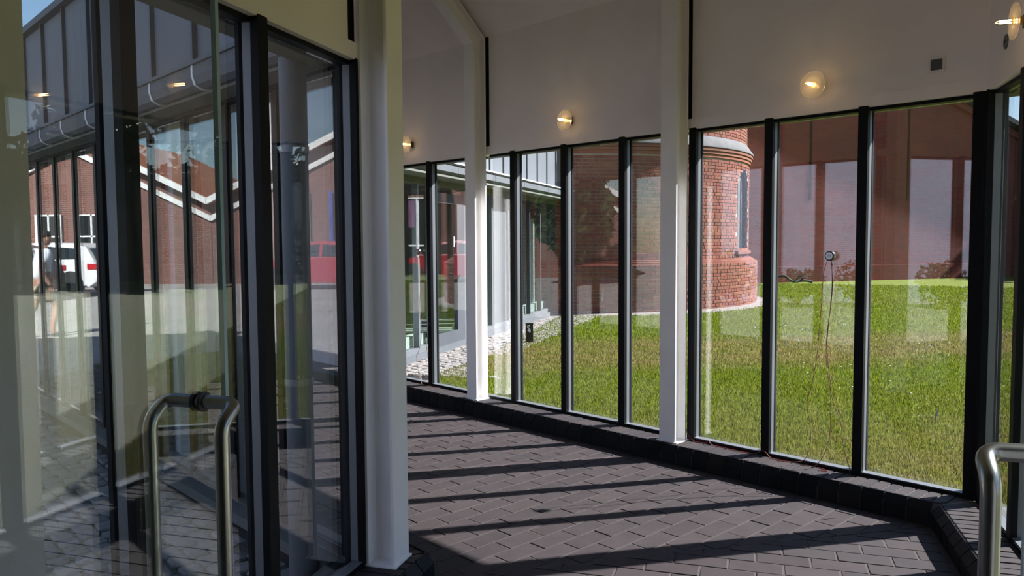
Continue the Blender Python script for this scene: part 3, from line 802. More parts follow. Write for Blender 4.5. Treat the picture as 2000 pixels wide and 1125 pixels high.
MB().box(1.69, 1.73, .005, .012, 1.44, 1.58).build('sticker', 'printw', d1)
MB().box(6.22, 6.30, .20, .28, .155, 1.95).build('white_post', 'whitetrim', W)
MB().tube([(.17, .25, .1), (.17, .25, 2.3)], .03, 12).build('inner_pipe', 'whitetrim', W)
MB().box(WX0, 7.3, 3.2, 3.3, 0, 3.6).build('inner_wall', 'interior', W)
MB().box(WX0, 7.3, .1, 3.2, -.03, -.005).build('inner_floor', 'interior', W)
MB().box(7.06, 7.12, .12, 3.3, 0, 3.7).build('end_wall', 'interior', W)
MB().box(WX0, 7.3, .12, 3.2, 2.6, 2.65).build('inner_ceiling', 'interior', W)
for a, b in ((4.70, 5.28), (5.42, 5.98), (6.42, 6.70)): MB().box(a, b, .45, .47, .2, 2.24).build('blind', 'interior', W)

SM = ((.225, .490, .565), (2.653, 1.045, 1.140))
# ---- small things on the lawn and the panes
def smear(x, z0, z1, w, label):
    m = MB(); n = 10; rings = []
    for k in range(n):
        u = k / (n - 1); ww = w * math.sin(math.pi * min(.97, max(.06, u))) ** .7; cx = x + .004 * math.sin(5 * u)
        rings.append([(cx - ww, -.0748, z0 + (z1 - z0) * u), (cx + ww, -.0748, z0 + (z1 - z0) * u), (cx + ww * .6, -.0770, z0 + (z1 - z0) * u), (cx - ww * .6, -.0770, z0 + (z1 - z0) * u)])
    m.loft(rings); m.build('glass_stain', 'printw', fr=FC, label=label, cat='stain')
smear(SM[0][0], SM[0][1], SM[0][2], .006, 'white dripped stain on the rightmost wide pane, low against the lawn')
smear(SM[1][0], SM[1][1], SM[1][2], .005, 'white dripped stain on the pane in front of the tower foot')
wp = thing('weed', 'leggy weed growing where the cobbles meet the corridor sill', 'weed', None, (-.93, 8.95, -.02))
rw = random.Random(3); st = MB(); lf = MB()
for k in range(4):
    a = rw.uniform(0, 6.28); tip = Vector((-.93 + .08 * math.cos(a), 8.95 + .08 * math.sin(a), .22 + .06 * k)); st.tube([(-.93, 8.95, -.03), tip], [.004, .002], 5)
    for j in range(7):
        p = Vector((-.93, 8.95, -.02)).lerp(tip, .25 + .11 * j); b = rw.uniform(0, 6.28); dv = Vector((math.cos(b), math.sin(b), .3)) * rw.uniform(.03, .055); sd = Vector((-dv.y, dv.x, 0)) * .3
        lf.add([p, p + dv * .5 + sd, p + dv, p + dv * .5 - sd], [(0, 1, 2, 3)])
st.build('stems', 'bark', wp); lf.build('leaves', 'blade', wp)
fb = thing('fallen_branch', 'dark twisted branch lying at the far edge of the lawn before the brick gable', 'branch', None, (9.6, 27.3, 0))
MB().tube(smooth_path([(9.05, 27.2, .22), (9.35, 27.2, .26), (9.55, 27.25, .12), (9.75, 27.25, .05), (10.0, 27.3, .10), (10.35, 27.3, .04)], 5), .045, 8).build('limb', 'tyre', fb)
MB().tube([(9.7, 27.25, .06), (9.85, 27.2, .22), (10.02, 27.2, .30)], [.035, .03, .02], 7).build('side_limb', 'tyre', fb)
MB().tube([(9.95, 27.3, .09), (10.05, 27.25, .2), (10.2, 27.25, .24)], [.03, .025, .015], 7).build('side_limb', 'tyre', fb)
dz_ = random.Random(12); df = MB()
for k in range(60):
    x = dz_.uniform(3.2, 8.5); y = dz_.uniform(5.5, 14)
    if toC(x, y)[1] < .6: continue
    df.lathe([(.001, .040), (.009, .042), (.010, .046), (.001, .048)], 6, 'z', (x, y, 0), False)
df.build('daisies', 'printw', base=(5, 9, 0), label='tiny white daisies dotted over the lawn', cat='flowers', kind='stuff')

# ---- bollard box on the cobbles
b = thing('bollard', 'small dark square bollard with a white mark where cobbles meet lawn', 'bollard', None, (.256, 11.84, -.02))
BZ = Matrix.Rotation(R(8), 4, 'Z')
m = MB().box(.20, .312, 11.784, 11.896, -.02, .285); m.build('post', 'plasticblk', b)
MB().box(.194, .318, 11.778, 11.902, .285, .295).build('cap', 'soffit', b)
mk = MB()
for (x0, x1, z0, z1) in ((.228, .268, .245, .262), (.222, .243, .215, .245), (.240, .262, .200, .222), (.230, .275, .165, .198), (.252, .272, .150, .166)): mk.box(x0, x1, 11.780, 11.7845, z0, z1)
mk.build('white_mark', 'printw', b)

# ---- round brick tower
T = thing('round_tower', 'round red brick tower with grey stone ring and arched niche', 'tower', None, (TC[0], TC[1], 0))
TA0 = math.atan2(-TC[1], -TC[0])                    # direction from the tower to the camera (math angle)
NA = TA0 + R(65.2); NH = R(6.8); NZ0, NZ1 = 1.30, 2.62
def in_niche(a, z):
    da = (a - NA + math.pi) % (2 * math.pi) - math.pi
    if abs(da) > NH or z < NZ0: return False
    if z < NZ1: return True
    return (da / NH) ** 2 + ((z - NZ1) / .52) ** 2 < 1
def ringwall(prof, mat, name, par, n=96, sm=40, skip=None):
    m = MB(); rings = [[(TC[0] + r * math.cos(2 * math.pi * j / n), TC[1] + r * math.sin(2 * math.pi * j / n), z) for j in range(n)] for r, z in prof]
    m.loft(rings); return m.build(name, mat, par, smooth=sm)
ringwall([(TP - .012, -.1), (TP - .012, .96), (TS + .05, .99), (TS + .05, 1.0)], 'tmortar', 'plinth_core', T)
for k, (r0, z) in enumerate(((TP - .02, 1.012), (TP - .08, 1.05), (TP - .14, 1.088))): ringwall([(TS - .05, z - .04), (r0, z - .04), (r0, z), (TS - .05, z + .01)], 'brick', 'plinth_course', T)
# shaft core with the niche left open
m = MB(); n = 300; zs = [.98 + .06 * k for k in range(45)]
rr = TS - .012; idx = {}
for k, z in enumerate(zs):
    for j in range(n):
        a = 2 * math.pi * j / n; idx[k, j] = len(m.v); m.v.append((TC[0] + rr * math.cos(a), TC[1] + rr * math.sin(a), z))
for k in range(len(zs) - 1):
    for j in range(n):
        a = 2 * math.pi * (j + .5) / n
        if in_niche(a, (zs[k] + zs[k + 1]) / 2): continue
        m.f.append((idx[k, j], idx[k, (j + 1) % n], idx[k + 1, (j + 1) % n], idx[k + 1, j]))
m.build('shaft_core', 'tmortar', T, smooth=40)
ni = MB(); rings = []
for z in [NZ0 - .1 + .1 * k for k in range(21)]:
    rings.append([(TC[0] + r * math.cos(NA + a), TC[1] + r * math.sin(NA + a), z) for r, a in ((TS - .13, -NH * 1.15), (TS - .13, -NH * .4), (TS - .13, NH * .4), (TS - .13, NH * 1.15), (TS - .25, NH * 1.15), (TS - .25, -NH * 1.15))])
ni.loft(rings); nn = ni.build('niche_panel', 'nichegrey', T, label='grey infill of the arched niche')
for s in (-.33, .33):
    m = MB(); m.tube([(TC[0] + (TS - .12) * math.cos(NA + s * NH), TC[1] + (TS - .12) * math.sin(NA + s * NH), NZ0 + z) for z in (0, 1.6)], .018, 6); m.build('glazing_bar', 'stone', nn)
m = MB(); m.loft([[(TC[0] + r * math.cos(NA + a), TC[1] + r * math.sin(NA + a), z) for r, z in ((TS - .14, NZ0 - .02), (TS + .07, NZ0 - .05), (TS + .07, NZ0 - .12), (TS - .14, NZ0 - .12))] for a in (-NH * 1.2, 0, NH * 1.2)]); m.build('niche_sill', 'brick', T)
items = []
def course(Rr, z, hgt, stretcher, k):
    L = .238 if stretcher else .120
    n = int(round(2 * math.pi * Rr / L)); da = 2 * math.pi / n; o = (k % 4) * .25 * da + .013 * (k * 7 % 5)
    for j in range(n):
        a = o + j * da
        d = (a - TA0 + math.pi) % (2 * math.pi) - math.pi
        if abs(d) > R(112): continue
        if in_niche(a, z + hgt / 2): continue
        items.append((Rr, a, z, hgt, da * Rr - .011, d))
for k in range(14): course(TP, .0 + .0722 * k, .061, k % 2 == 0, k)
for k in range(30): course(TS, 1.10 + .0722 * k, .061, k % 2 == 1, k + 3)
for k in range(12): course(TU, 3.76 + .0722 * k, .061, k % 2 == 0, k)
KB = {}
def brickmesh(L, h):
    key = (round(L, 2), round(h, 3))
    if key not in KB:
        m = MB(); x, y = L / 2, h / 2; c = .004
        m.loft([[(-x, -y, -.07), (x, -y, -.07), (x, y, -.07), (-x, y, -.07)], [(-x, -y, -c), (x, -y, -c), (x, y, -c), (-x, y, -c)], [(-x + c, -y + c, 0), (x - c, -y + c, 0), (x - c, y - c, 0), (-x + c, y - c, 0)]])
        KB[key] = (m, m.mesh('brick', 'brick'))
    return KB[key]
def bpos(Rr, a, z, h, e):                             # local z of the brick = outwards
    c, s = math.cos(a), math.sin(a)
    return Matrix(((-s, 0, c, TC[0] + (Rr + e) * c), (c, 0, s, TC[1] + (Rr + e) * s), (0, 1, 0, z + h / 2), (0, 0, 0, 1)))
def bscore(it):
    Rr, a, z, h, L, d = it
    q = proj((TC[0] + Rr * math.cos(a), TC[1] + Rr * math.sin(a), z)); 
    if q is None or not (1112 < q[0] < 1480): return -9
    return L * math.cos(d)
items.sort(key=lambda it: -bscore(it))
rest = MB(); trn = random.Random(5)
for n, it in enumerate(items):
    Rr, a, z, h, L, d = it
    mm, me = brickmesh(L, h); MX4 = bpos(Rr, a, z, h, trn.uniform(-.003, .004))
    if n < 300:
        o = bpy.data.objects.new('brick', me); COL.objects.link(o); o.parent = T
        o.matrix_local = Matrix.Translation(-BASE[T.name]) @ MX4
    else: rest.add([MX4 @ Vector(p) for p in mm.v], mm.f)
rest.build('brickwork', 'brick', T)['kind'] = 'stuff'
for k, (r0, z) in enumerate(((TS + .03, 3.295), (TS + .055, 3.365), (TS + .08, 3.435))):
    ringwall([(TS - .05, z), (r0, z), (r0, z + .062), (TS - .05, z + .062)], 'brick', 'corbel_course', T)
ringwall([(TS - .1, 3.505), (TR, 3.505), (TR, 3.54), (TU + .01, 3.755), (TU - .05, 3.755)], 'stone', 'stone_ring', T)
ringwall([(TU - .012, 3.7), (TU - .012, 6.0), (2.4, 6.0)], 'tmortar', 'upper_core', T)
m = MB()
for k in range(40):
    z = 4.72 + .0722 * (k % 18)
ringwall([(TU + .001, 4.62), (TU + .001, 6.1), (2.2, 6.3)], 'brick', 'upper_shaft', T)
ap = MB(); ap.loft([[(TC[0] + r * math.cos(TA0 + a), TC[1] + r * math.sin(TA0 + a), z) for r, z in ((TP, -.03), (TP + .34, -.03), (TP + .30, .012), (TP, .03))] for a in [R(-110 + 5 * k) for k in range(45)]]); ap.build('foot_kerb', 'cobble', T)
for az_, rad, z1 in ((R(36), .022, 3.3), ):
    pass

# ---- big brown-red brick gable beyond the lawn
dB = azv(72.4); FB = frame((8.775, 27.71), dB, (-dB[1], dB[0]))
B = thing('brick_gable_building', 'large shaded brown-red brick gable beyond the lawn', 'building', FB, (4, 0, 0))
MB().loft([[(-5, y, -.1), (13.2, y, -.1), (13.2, y, 5.0), (2.1, y, 9.1), (-5, y, 6.48)] for y in (0, 12)]).build('gable_wall', 'backbrick', B)
rf = MB()
for s0, s1 in (((2.1, 9.1), (13.6, 4.86)), ((2.1, 9.1), (-5.4, 6.33))):
    rf.loft([[(s0[0], y, s0[1] + .02), (s1[0], y, s1[1] + .02), (s1[0], y, s1[1] + .2), (s0[0], y, s0[1] + .2)] for y in (-.35, 12.3)])
rf.build('roof', 'roofdark', B)
for s0, s1 in (((2.1, 8.98), (13.5, 4.78)), ((2.1, 8.98), (-5.3, 6.25))):
    MB().loft([[(s0[0], y, s0[1] - .22), (s1[0], y, s1[1] - .22), (s1[0], y, s1[1]), (s0[0], y, s0[1])] for y in (-.12, -.02)]).build('verge_course', 'backbrick', B)
for x in (1.9, 6.2): MB().box(x - .05, x + .05, -.012, .02, 2.9, 9.0 - abs(x - 2.1) * .37).build('movement_joint', 'jointbrown', B)
MB().box(-5, 13.2, -.10, 0, -.1, .55).build('plinth', 'backbrick', B)

# ================================================================== OUTSIDE, COURTYARD SIDE
cy_pts = [(1.2, WID + .23), (9.0, WID + .23), (9.0, WID + 1.15), (1.95, WID + 1.15), (1.0, WID + 2.2), (-1.2, WID + 2.2)]
def outside_left(x, y):
    w = FC @ Vector((x, y, 0)); e, o = toV(w.x, w.y); return o < -(WID + .24)
cobbles('cobble_apron', 'granite cobble apron along the courtyard side of the passage', FC, cy_pts, .135, outside_left, 300, 23)
gp2 = [tuple((FC @ Vector(p))[:2]) for p in ((1.95, WID + 1.2, 0), (9.5, WID + 1.2, 0), (9.5, WID + 2.9, 0), (2.4, WID + 2.9, 0))]
poly_obj('lawn_strip', gp2, -.06, -.012, 'lawn', kind='structure', label='narrow lawn strip in the courtyard')
blades(160000, gp2, lambda x, y: x > -99, 'grass', 'mown grass on the narrow courtyard lawn strip', 9, 14, 2.5, (-75, -5))
gq = thing('downpipe', 'grey round downpipe outside the courtyard glazing, in front of the inner bend', 'pipe', FC, (1.76, WID + .19, 0))
pp = (1.79, WID + .245)
MB().tube([(pp[0], pp[1], -.02), (pp[0], pp[1], 2.30)], .058, 24).build('pipe', 'zinc', gq, smooth=50)
MB().tube([(pp[0], pp[1], -.02), (pp[0], pp[1], .46)], .061, 24).build('foot_sleeve', 'zincgut', gq, smooth=50)
for z in (.9, 1.9): MB().tube([(pp[0], pp[1], z), (pp[0], pp[1], z + .03)], .062, 24).build('clip', 'alu', gq, smooth=50)

# orange-red brick house with two white-edged gables (seen mirrored in the passage glazing)
H = thing('double_gable_house', 'sunlit red brick house with two white-edged gables, mirrored in the glazing', 'building', None, (-26.7, 14, 0))
def gable(y0, y1, zt, ze):
    ym = (y0 + y1) / 2
    MB().loft([[(x, y0, -.1), (x, y1, -.1), (x, y1, ze), (x, ym, zt), (x, y0, ze)] for x in (-26.7, -36)]).build('gable_wall', 'yardbrick', H)
    for a in (y0, y1):
        s = 1 if a < ym else -1
        MB().loft([[(x, ym, zt + .02), (x, a, ze + .02), (x, a, ze + .26), (x, ym, zt + .26)] for x in (-26.35, -36.2)]).build('roof', 'tileorange', H)
        MB().loft([[(x, ym, zt + .0), (x, a, ze + .0), (x, a, ze + .24), (x, ym, zt + .24)] for x in (-26.25, -26.35)]).build('verge_board', 'whitetrim', H)
        MB().loft([[(x, ym, zt - .62), (x, a, ze - .62), (x, a, ze - .42), (x, ym, zt - .42)] for x in (-26.58, -26.7)]).build('verge_band', 'whitetrim', H)
gable(15.72, 26.6, 5.62, 2.95); gable(3.4, 15.70, 5.95, 2.95)
m = MB().box(-26.68, -26.60, 11.88, 13.26, .2, 3.38); wd = m.build('shop_window', 'carglass', H)
for a, b in ((12.97, 13.26), (11.88, 12.09), (12.5, 12.56)): MB().box(-26.62, -26.52, a, b, .2, 3.38).build('frame_post', 'whitetrim', wd)
for z in (.2, 1.3, 3.3): MB().box(-26.62, -26.54, 11.88, 13.26, z, z + .07).build('frame_rail', 'whitetrim', wd)
pb = plain('purple_poster', col(.16, .06, .16), .6); bb = plain('blue_banner', col(.03, .07, .36), .6)
MB().box(-26.60, -26.58, 12.62, 12.90, 2.1, 3.25).build('poster', pb, wd)
ban = thing('banner', 'narrow blue banner on the mirrored brick house', 'banner', None, (-26.5, 11.07, .25))
MB().box(-26.58, -26.54, 11.0, 11.14, .3, 3.4).build('cloth', bb, ban); MB().tube([(-26.56, 11.07, 3.42), (-26.69, 11.07, 3.42)], .02, 8).build('bracket', 'alu', ban)
for yy in (19.9, 21.6, 23.3):
    w_ = MB().box(-26.72, -26.64, yy, yy + .95, 1.0, 2.6).build('window', 'carglass', H)
    for a, b, z0, z1 in ((yy - .05, yy + .03, .98, 2.62), (yy + .92, yy + 1.0, .98, 2.62), (yy + .44, yy + .5, .98, 2.62)): MB().box(-26.66, -26.60, a, b, z0, z1).build('window_bar', 'whitetrim', w_)
    for z0 in (.96, 1.75, 2.56): MB().box(-26.66, -26.60, yy, yy + .95, z0, z0 + .06).build('window_bar', 'whitetrim', w_)
fp = thing('flagpole', 'tall white flagpole behind the mirrored brick house', 'flagpole', None, (-38, 17.5, 0))
MB().tube([(-38, 17.5, -.05), (-38, 17.5, 9.5)], [.08, .05], 10).build('pole', 'whitetrim', fp); MB().lathe([(.0, 9.5), (.08, 9.55), (.0, 9.65)], 10, 'z', (-38, 17.5, 0), False).build('finial', 'brass', fp)

# white rendered building facing the sun (its bright front is mirrored in the lawn glazing)
dH = azv(-13.3); FH = frame((-13.2, -1.0), dH, (-dH[1], dH[0]))
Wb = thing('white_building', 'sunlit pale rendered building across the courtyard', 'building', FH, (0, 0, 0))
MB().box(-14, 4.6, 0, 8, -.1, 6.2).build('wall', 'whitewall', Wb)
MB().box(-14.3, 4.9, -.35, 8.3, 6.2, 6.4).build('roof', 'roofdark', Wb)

def foliage(m, c, rx, ry, rz, n, s, rn):
    for k in range(n):
        u = rn.uniform(-1, 1); a = rn.uniform(0, 6.283); r = rn.uniform(.55, 1.0) ** .5
        h = math.sqrt(1 - u * u)
        p = Vector((c[0] + rx * r * h * math.cos(a), c[1] + ry * r * h * math.sin(a), c[2] + rz * r * u))
        d1 = Vector((rn.uniform(-1, 1), rn.uniform(-1, 1), rn.uniform(-1, 1))).normalized(); d2 = d1.cross(Vector((rn.uniform(-1, 1), rn.uniform(-1, 1), rn.uniform(-1, 1)))).normalized()
        q = s * rn.uniform(.6, 1.3)
        m.add([p - d1 * q, p + d2 * q * .45, p + d1 * q, p - d2 * q * .45], [(0, 1, 2, 3)])
def shrub(loc, r, h, label, seed):
    rn = random.Random(seed); t = thing('shrub', label, 'shrub', None, (loc[0], loc[1], -.05), group='shrubs before the white building')
    st = MB()
    for k in range(5): st.tube([(loc[0], loc[1], -.05), (loc[0] + rn.uniform(-r, r) * .5, loc[1] + rn.uniform(-r, r) * .5, h * .7)], [.02, .008], 6)
    st.build('stems', 'bark', t)
    m = MB()
    for k in range(6): foliage(m, (loc[0] + rn.uniform(-r, r) * .55, loc[1] + rn.uniform(-r, r) * .55, h * rn.uniform(.35, .7)), r * .6, r * .6, h * .36, 170, .07, rn)
    m.build('foliage', 'leafd', t)
sh = [(-9.9, -5.2, .8, 1.7), (-10.6, -3.4, .7, 1.3), (-11.1, -1.9, .6, .95), (-11.5, -.4, .65, 1.15), (-11.8, 1.0, .55, .8), (-12.1, 2.3, .55, 1.2), (-9.5, -7.1, .85, 2.2)]
for k, (x, y, r, h) in enumerate(sh): shrub((x, y), r, h, ['tallest but one', 'rounded', 'low spreading', 'middle', 'lowest', 'upright', 'tallest'][k] + ' dark green shrub in front of the white building', 40 + k)
def tree(loc, h, r, label, seed, dens=900):
    rn = random.Random(seed); t = thing('tree', label, 'tree', None, (loc[0], loc[1], -.05), group='background trees')
    tr = MB(); tr.tube([(loc[0], loc[1], -.1), (loc[0] + .1, loc[1], h * .35), (loc[0] - .05, loc[1] + .1, h * .62)], [.22, .17, .07], 8)
    for k in range(6):
        a = rn.uniform(0, 6.28); tr.tube([(loc[0], loc[1], h * (.3 + .04 * k)), (loc[0] + r * .6 * math.cos(a), loc[1] + r * .6 * math.sin(a), h * (.5 + .05 * k))], [.08, .025], 6)
    tr.build('trunk', 'bark', t)
    m = MB()
    for k in range(12):
        c = (loc[0] + rn.uniform(-r, r) * .5, loc[1] + rn.uniform(-r, r) * .5, h * rn.uniform(.22, .80)); q = r * rn.uniform(.38, .5)
        foliage(m, c, q, q, h * .17, dens // 2, .30, rn)
        m.lathe([(.01, -h * .13), (q * .55, -h * .09), (q * .78, 0), (q * .55, h * .09), (.01, h * .13)], 10, 'z', c, False)
    m.build('crown', 'leafd', t)
TREES = [(-33.5 - 6.5, 8.0, 9.5, 3.0, 'leafy tree behind the mirrored brick house'), (-20.5, 6.0, 7.5, 1.5, 'dark tree added between the brick house and the white building to cover reflected verges')]  # second tree is added, unseen directly, to cover the house verges in the reflection
TREES += [(44, 12, 12.5, 3.6, 'tall tree standing up behind the middle of the hedge'), (42, 24, 11.5, 3.4, 'tree behind the hedge, nearest the brick gable'), (42, 0, 12, 3.6, 'tree behind the near end of the hedge')]
for k, (x, y, h, r, lb) in enumerate(TREES): tree((x, y), h, r, lb, 60 + k)

hg = thing('hedgerow', 'tall dense dark hedge bounding the lawn far to the right', 'hedge', None, (33, 12, -.05))
rn = random.Random(77); fo = MB(); co = MB(); stm = MB(); NH_ = 46
prof_ = []
for k in range(NH_):
    u = k / (NH_ - 1); cx, cy_ = 25 + 12 * u, 33 - 44 * u; h = 6.3 + 1.2 * math.sin(k * .9) + .8 * math.sin(k * 2.3 + 1)
    prof_.append((cx, cy_, h)); stm.tube([(cx, cy_, -.1), (cx, cy_, h * .5)], [.12, .06], 6)
    for j in range(4): foliage(fo, (cx + rn.uniform(-.4, .4), cy_ + rn.uniform(-.5, .5), h * (.14 + .23 * j)), 1.25, 1.25, h * .17, 150, .26, rn)
co.loft([[(cx - .75, cy_, -.1), (cx - .9, cy_, h * .5), (cx - .4, cy_, h * .9), (cx + .4, cy_, h * .9), (cx + .9, cy_, h * .5), (cx + .75, cy_, -.1)] for cx, cy_, h in prof_])
stm.build('stems', 'bark', hg); co.build('inner_growth', 'leafd', hg); fo.build('foliage', 'leafd', hg)

# ---- cars
def car(loc, yaw, paint, label):
    Fm = Matrix.Translation((loc[0], loc[1], -.05)) @ Matrix.Rotation(yaw, 4, 'Z')     # +x = forward
    t = thing('car', label, 'car', Fm, (0, 0, 0), group='parked cars')
    def sect(pts, ws): return [[(x, s * w, z) for (x, z), w in zip(pts, ws)] for s in (-1, 1)]
    body = [(-2.15, .42), (-2.2, .62), (-2.12, .98), (-1.95, 1.06), (.95, 1.02), (1.9, .88), (2.15, .70), (2.18, .42), (1.9, .26), (-1.9, .26)]
    m = MB(); inner = [.80, .84, .82, .80, .80, .78, .74, .76, .80, .80]; outer = [.86, .90, .88, .84, .86, .84, .78, .82, .86, .86]
    rings = [[(x * .985, -w * 1.0, z) for (x, z), w in zip(body, inner)], [(x, -w * .965, z) for (x, z), w in zip(body, outer)], [(x, w * .965, z) for (x, z), w in zip(body, outer)], [(x * .985, w, z) for (x, z), w in zip(body, inner)]]
    rings[0] = [(x, -.89, z) for x, _, z in rings[0]]; rings[3] = [(x, .89, z) for x, _, z in rings[3]]
    m.loft(rings); b = m.build('body', paint, t, smooth=35)
    cab = [(-2.02, 1.04), (-1.72, 1.46), (-1.3, 1.57), (-.2, 1.60), (.45, 1.50), (1.25, 1.01)]
    m = MB(); m.loft([[(x, s * (.80 - (z - 1.0) * .28), z) for x, z in cab] for s in (-1, -.4, .4, 1)]); m.build('roof', paint, t, smooth=35)
    gl = [(-1.62, 1.10), (-1.42, 1.42), (-.2, 1.50), (.38, 1.43), (.95, 1.08)]
    for s in (-1, 1):
        MB().loft([[(x, s * (.815 + q - (z - 1.0) * .28), z) for x, z in gl] for q in (-.02, .004)]).build('side_window', 'carglass', t)
        for x0 in (-.35, ): MB().loft([[(x0, s * (.82 + q - .1 * .28), 1.08), (x0 + .09, s * (.82 + q - .1 * .28), 1.08), (x0 + .09, s * (.82 + q - .48 * .28), 1.5), (x0, s * (.82 + q - .48 * .28), 1.5)] for q in (-.02, .006)]).build('pillar', paint, t)
        MB().box(-2.20, -1.88, s * .885 - .03, s * .885 + .03, .80, .96).build('tail_light', 'taillight', t)
        MB().box(1.95, 2.13, s * .75 - .1, s * .75 + .1, .68, .80).build('headlight', 'carglass', t)
        for x in (-1.35, 1.35):
            w = MB().lathe([(.20, -.11), (.31, -.11), (.335, -.08), (.335, .08), (.31, .11), (.20, .11)], 24, 'y'); w.v = [(p[0] + x, p[1] + s * .79, p[2] + .335) for p in w.v]; ww = w.build('wheel', 'tyre', t, smooth=40)
            r = MB().lathe([(.0, 0), (.06, .012), (.20, .0), (.20, -.02)], 20, 'y'); r.v = [(p[0] + x, s * (.885 + p[1]), p[2] + .335) for p in r.v]; r.build('rim', 'rim', ww)
            a_ = MB().lathe([(.35, -.02), (.40, -.02), (.40, .012), (.35, .012)], 24, 'y'); a_.v = [(p[0] + x, s * (.885 + p[1]), p[2] + .345) for p in a_.v if True]; a_.build('wheel_arch', 'tyre', t)
    MB().loft([[(x + q, y, z) for x, y, z in ((-2.0, -.66, 1.10), (-2.0, .66, 1.10), (-1.76, .58, 1.42), (-1.76, -.58, 1.42))] for q in (-.02, .01)]).build('rear_window', 'carglass', t)
    MB().loft([[(x + q, y, z) for x, y, z in ((1.16, -.68, 1.07), (1.16, .68, 1.07), (.52, .60, 1.47), (.52, -.60, 1.47))] for q in (.0, .03)]).build('windscreen', 'carglass', t)
    MB().box(-2.24, -2.12, -.78, .78, .34, .52).build('bumper', 'plasticblk', t)
pw = plain('white_car_paint', col(.78, .79, .80), .2, 0, .01); pk = plain('dark_car_paint', col(.02, .028, .035), .15, 0, .01); pr_ = plain('red_car_paint', col(.34, .010, .025), .2, 0, .01)
car((-20.9, 18.4), R(90), pw, 'white car parked in the courtyard, mirrored in the glazing')
car((-17.9, 18.6), R(90), pk, 'dark car parked beside the white car, mirrored in the glazing')
car((-23.6, 10.6), R(94), pr_, 'red car parked before the brick house, mirrored in the glazing')

# ---- person walking across the courtyard (mirrored in the passage glazing)
def skinned(name, nodes, edges, mat, parent, root=0, lev=2):
    me = bpy.data.meshes.new(name); me.from_pydata([n[0] for n in nodes], edges, [])
    o = bpy.data.objects.new(name, me); COL.objects.link(o); o.parent = parent
    sk = o.modifiers.new('skin', 'SKIN')
    for k, n in enumerate(nodes):
        me.skin_vertices[0].data[k].radius = n[1] if isinstance(n[1], tuple) else (n[1], n[1])
    me.skin_vertices[0].data[root].use_root = True
    ss = o.modifiers.new('sub', 'SUBSURF'); ss.levels = lev; ss.render_levels = lev
    me.materials.append(M[mat]); return o
PM = Matrix.Translation((-10.05, 11.2, -.05)) @ Matrix.Rotation(R(215), 4, 'Z')      # +x = walking direction
P = thing('person', 'person in white T-shirt and beige shorts walking, mirrored in the glazing', 'person', PM, (0, 0, 0))
nodes = [((0, 0, .95), (.13, .16)), ((.02, 0, 1.15), (.11, .145)), ((.05, 0, 1.36), (.12, .17)), ((.07, 0, 1.50), .06), ((.09, 0, 1.56), .055),
         ((.05, .17, 1.42), .062), ((-.08, .23, 1.16), .048), ((.02, .25, .93), .036), ((.05, .25, .87), (.022, .04)),
         ((.05, -.17, 1.42), .062), ((.10, -.23, 1.16), .048), ((.26, -.22, .98), .036), ((.30, -.22, .93), (.022, .04)),
         ((.02, .09, .88), .09), ((.20, .09, .52), .062), ((.12, .09, .14), .042), ((.14, .09, .06), .04), ((.27, .09, .035), .035),
         ((-.02, -.09, .88), .09), ((-.08, -.09, .50), .062), ((-.32, -.09, .20), .042), ((-.36, -.09, .12), .04), ((-.26, -.09, .05), .035)]
edges = [(0, 1), (1, 2), (2, 3), (3, 4), (2, 5), (5, 6), (6, 7), (7, 8), (2, 9), (9, 10), (10, 11), (11, 12), (0, 13), (13, 14), (14, 15), (15, 16), (16, 17), (0, 18), (18, 19), (19, 20), (20, 21), (21, 22)]
skinned('body', nodes, edges, 'skin', P)
hd = MB().lathe([(.001, 1.535), (.045, 1.545), (.066, 1.59), (.078, 1.65), (.080, 1.70), (.068, 1.745), (.035, 1.772), (.001, 1.778)], 20, 'z')
hd.v = [(p[0] * 1.12 + .105, p[1] * .95, p[2]) for p in hd.v]; h_ = hd.build('head', 'skin', P, smooth=80)
MB().tube([(.175, 0, 1.685), (.202, 0, 1.64), (.185, 0, 1.632)], [.010, .014, .010], 8).build('nose', 'skin', h_)
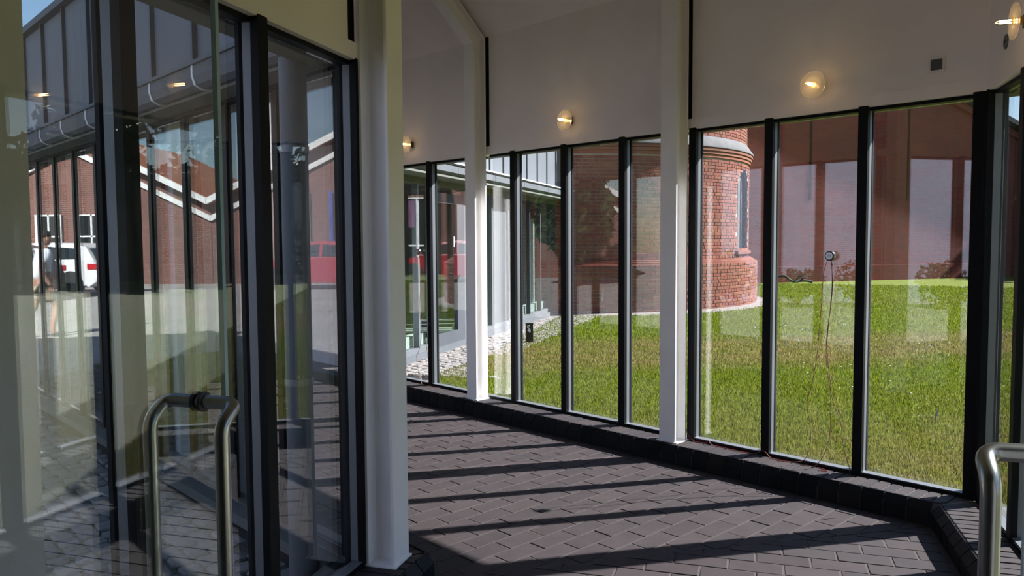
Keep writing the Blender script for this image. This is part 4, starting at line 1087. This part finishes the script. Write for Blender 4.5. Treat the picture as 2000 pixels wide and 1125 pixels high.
for s in (-1, 1):
    MB().tube([(.095, s * .074, 1.62), (.10, s * .084, 1.65), (.09, s * .076, 1.69)], .012, 6).build('ear', 'skin', h_)
    MB().lathe([(.0, -.006), (.009, 0), (.0, .006)], 8, 'x', (.178, s * .03, 1.672), False).build('eye', 'hair', h_)
MB().box(.176, .184, -.022, .022, 1.60, 1.606).build('mouth', 'taillight', h_)
hr = MB().lathe([(.082, 1.68), (.086, 1.715), (.074, 1.758), (.038, 1.787), (.001, 1.793)], 20, 'z'); hr.v = [(p[0] * 1.14 + .094, p[1] * .98, p[2]) for p in hr.v]; hr.build('hair', 'hair', P, smooth=80)
skinned('shirt', [((.0, 0, .92), (.145, .175)), ((.02, 0, 1.15), (.128, .16)), ((.05, 0, 1.36), (.135, .185)), ((.065, 0, 1.475), .075), ((.05, .18, 1.43), .078), ((-.04, .225, 1.24), .068), ((.05, -.18, 1.43), .078), ((.085, -.225, 1.24), .068)],
        [(0, 1), (1, 2), (2, 3), (2, 4), (4, 5), (2, 6), (6, 7)], 'shirt', P)
skinned('shorts', [((0, 0, .97), (.142, .172)), ((.02, .09, .86), .108), ((.15, .095, .60), .092), ((-.02, -.09, .86), .108), ((-.065, -.095, .58), .092)], [(0, 1), (1, 2), (0, 3), (3, 4)], 'shorts', P)
for s, (hx, hz, tx, tz) in ((1, (.10, .05, .32, .035)), (-1, (-.38, .11, -.22, .04))):
    skinned('shoe', [((hx, s * .09, hz), .05), (((hx + tx) / 2, s * .09, (hz + tz) / 2), .045), ((tx, s * .09, tz), .038)], [(0, 1), (1, 2)], 'shoe', P)
def hand(base, dirv, side, nm):
    m = MB(); b0 = Vector(base); d = Vector(dirv).normalized(); a = Vector((1, 0, 0)); a = (a - d * a.dot(d)).normalized(); c = d.cross(a)
    for k, L in enumerate((.070, .080, .076, .060)):
        p = b0 + a * (.027 - .018 * k); m.tube([p, p + d * L * .55, p + d * L + c * .018 * side], [.0095, .009, .007], 6)
    m.tube([b0 - d * .04 + a * .03, b0 - d * .01 + a * .055, b0 + d * .025 + a * .052], [.011, .010, .008], 6); m.build(nm, 'skin', P, smooth=60)
hand((.06, .25, .85), (.15, 0, -1), -1, 'fingers'); hand((.32, -.22, .905), (.6, 0, -.6), 1, 'fingers')
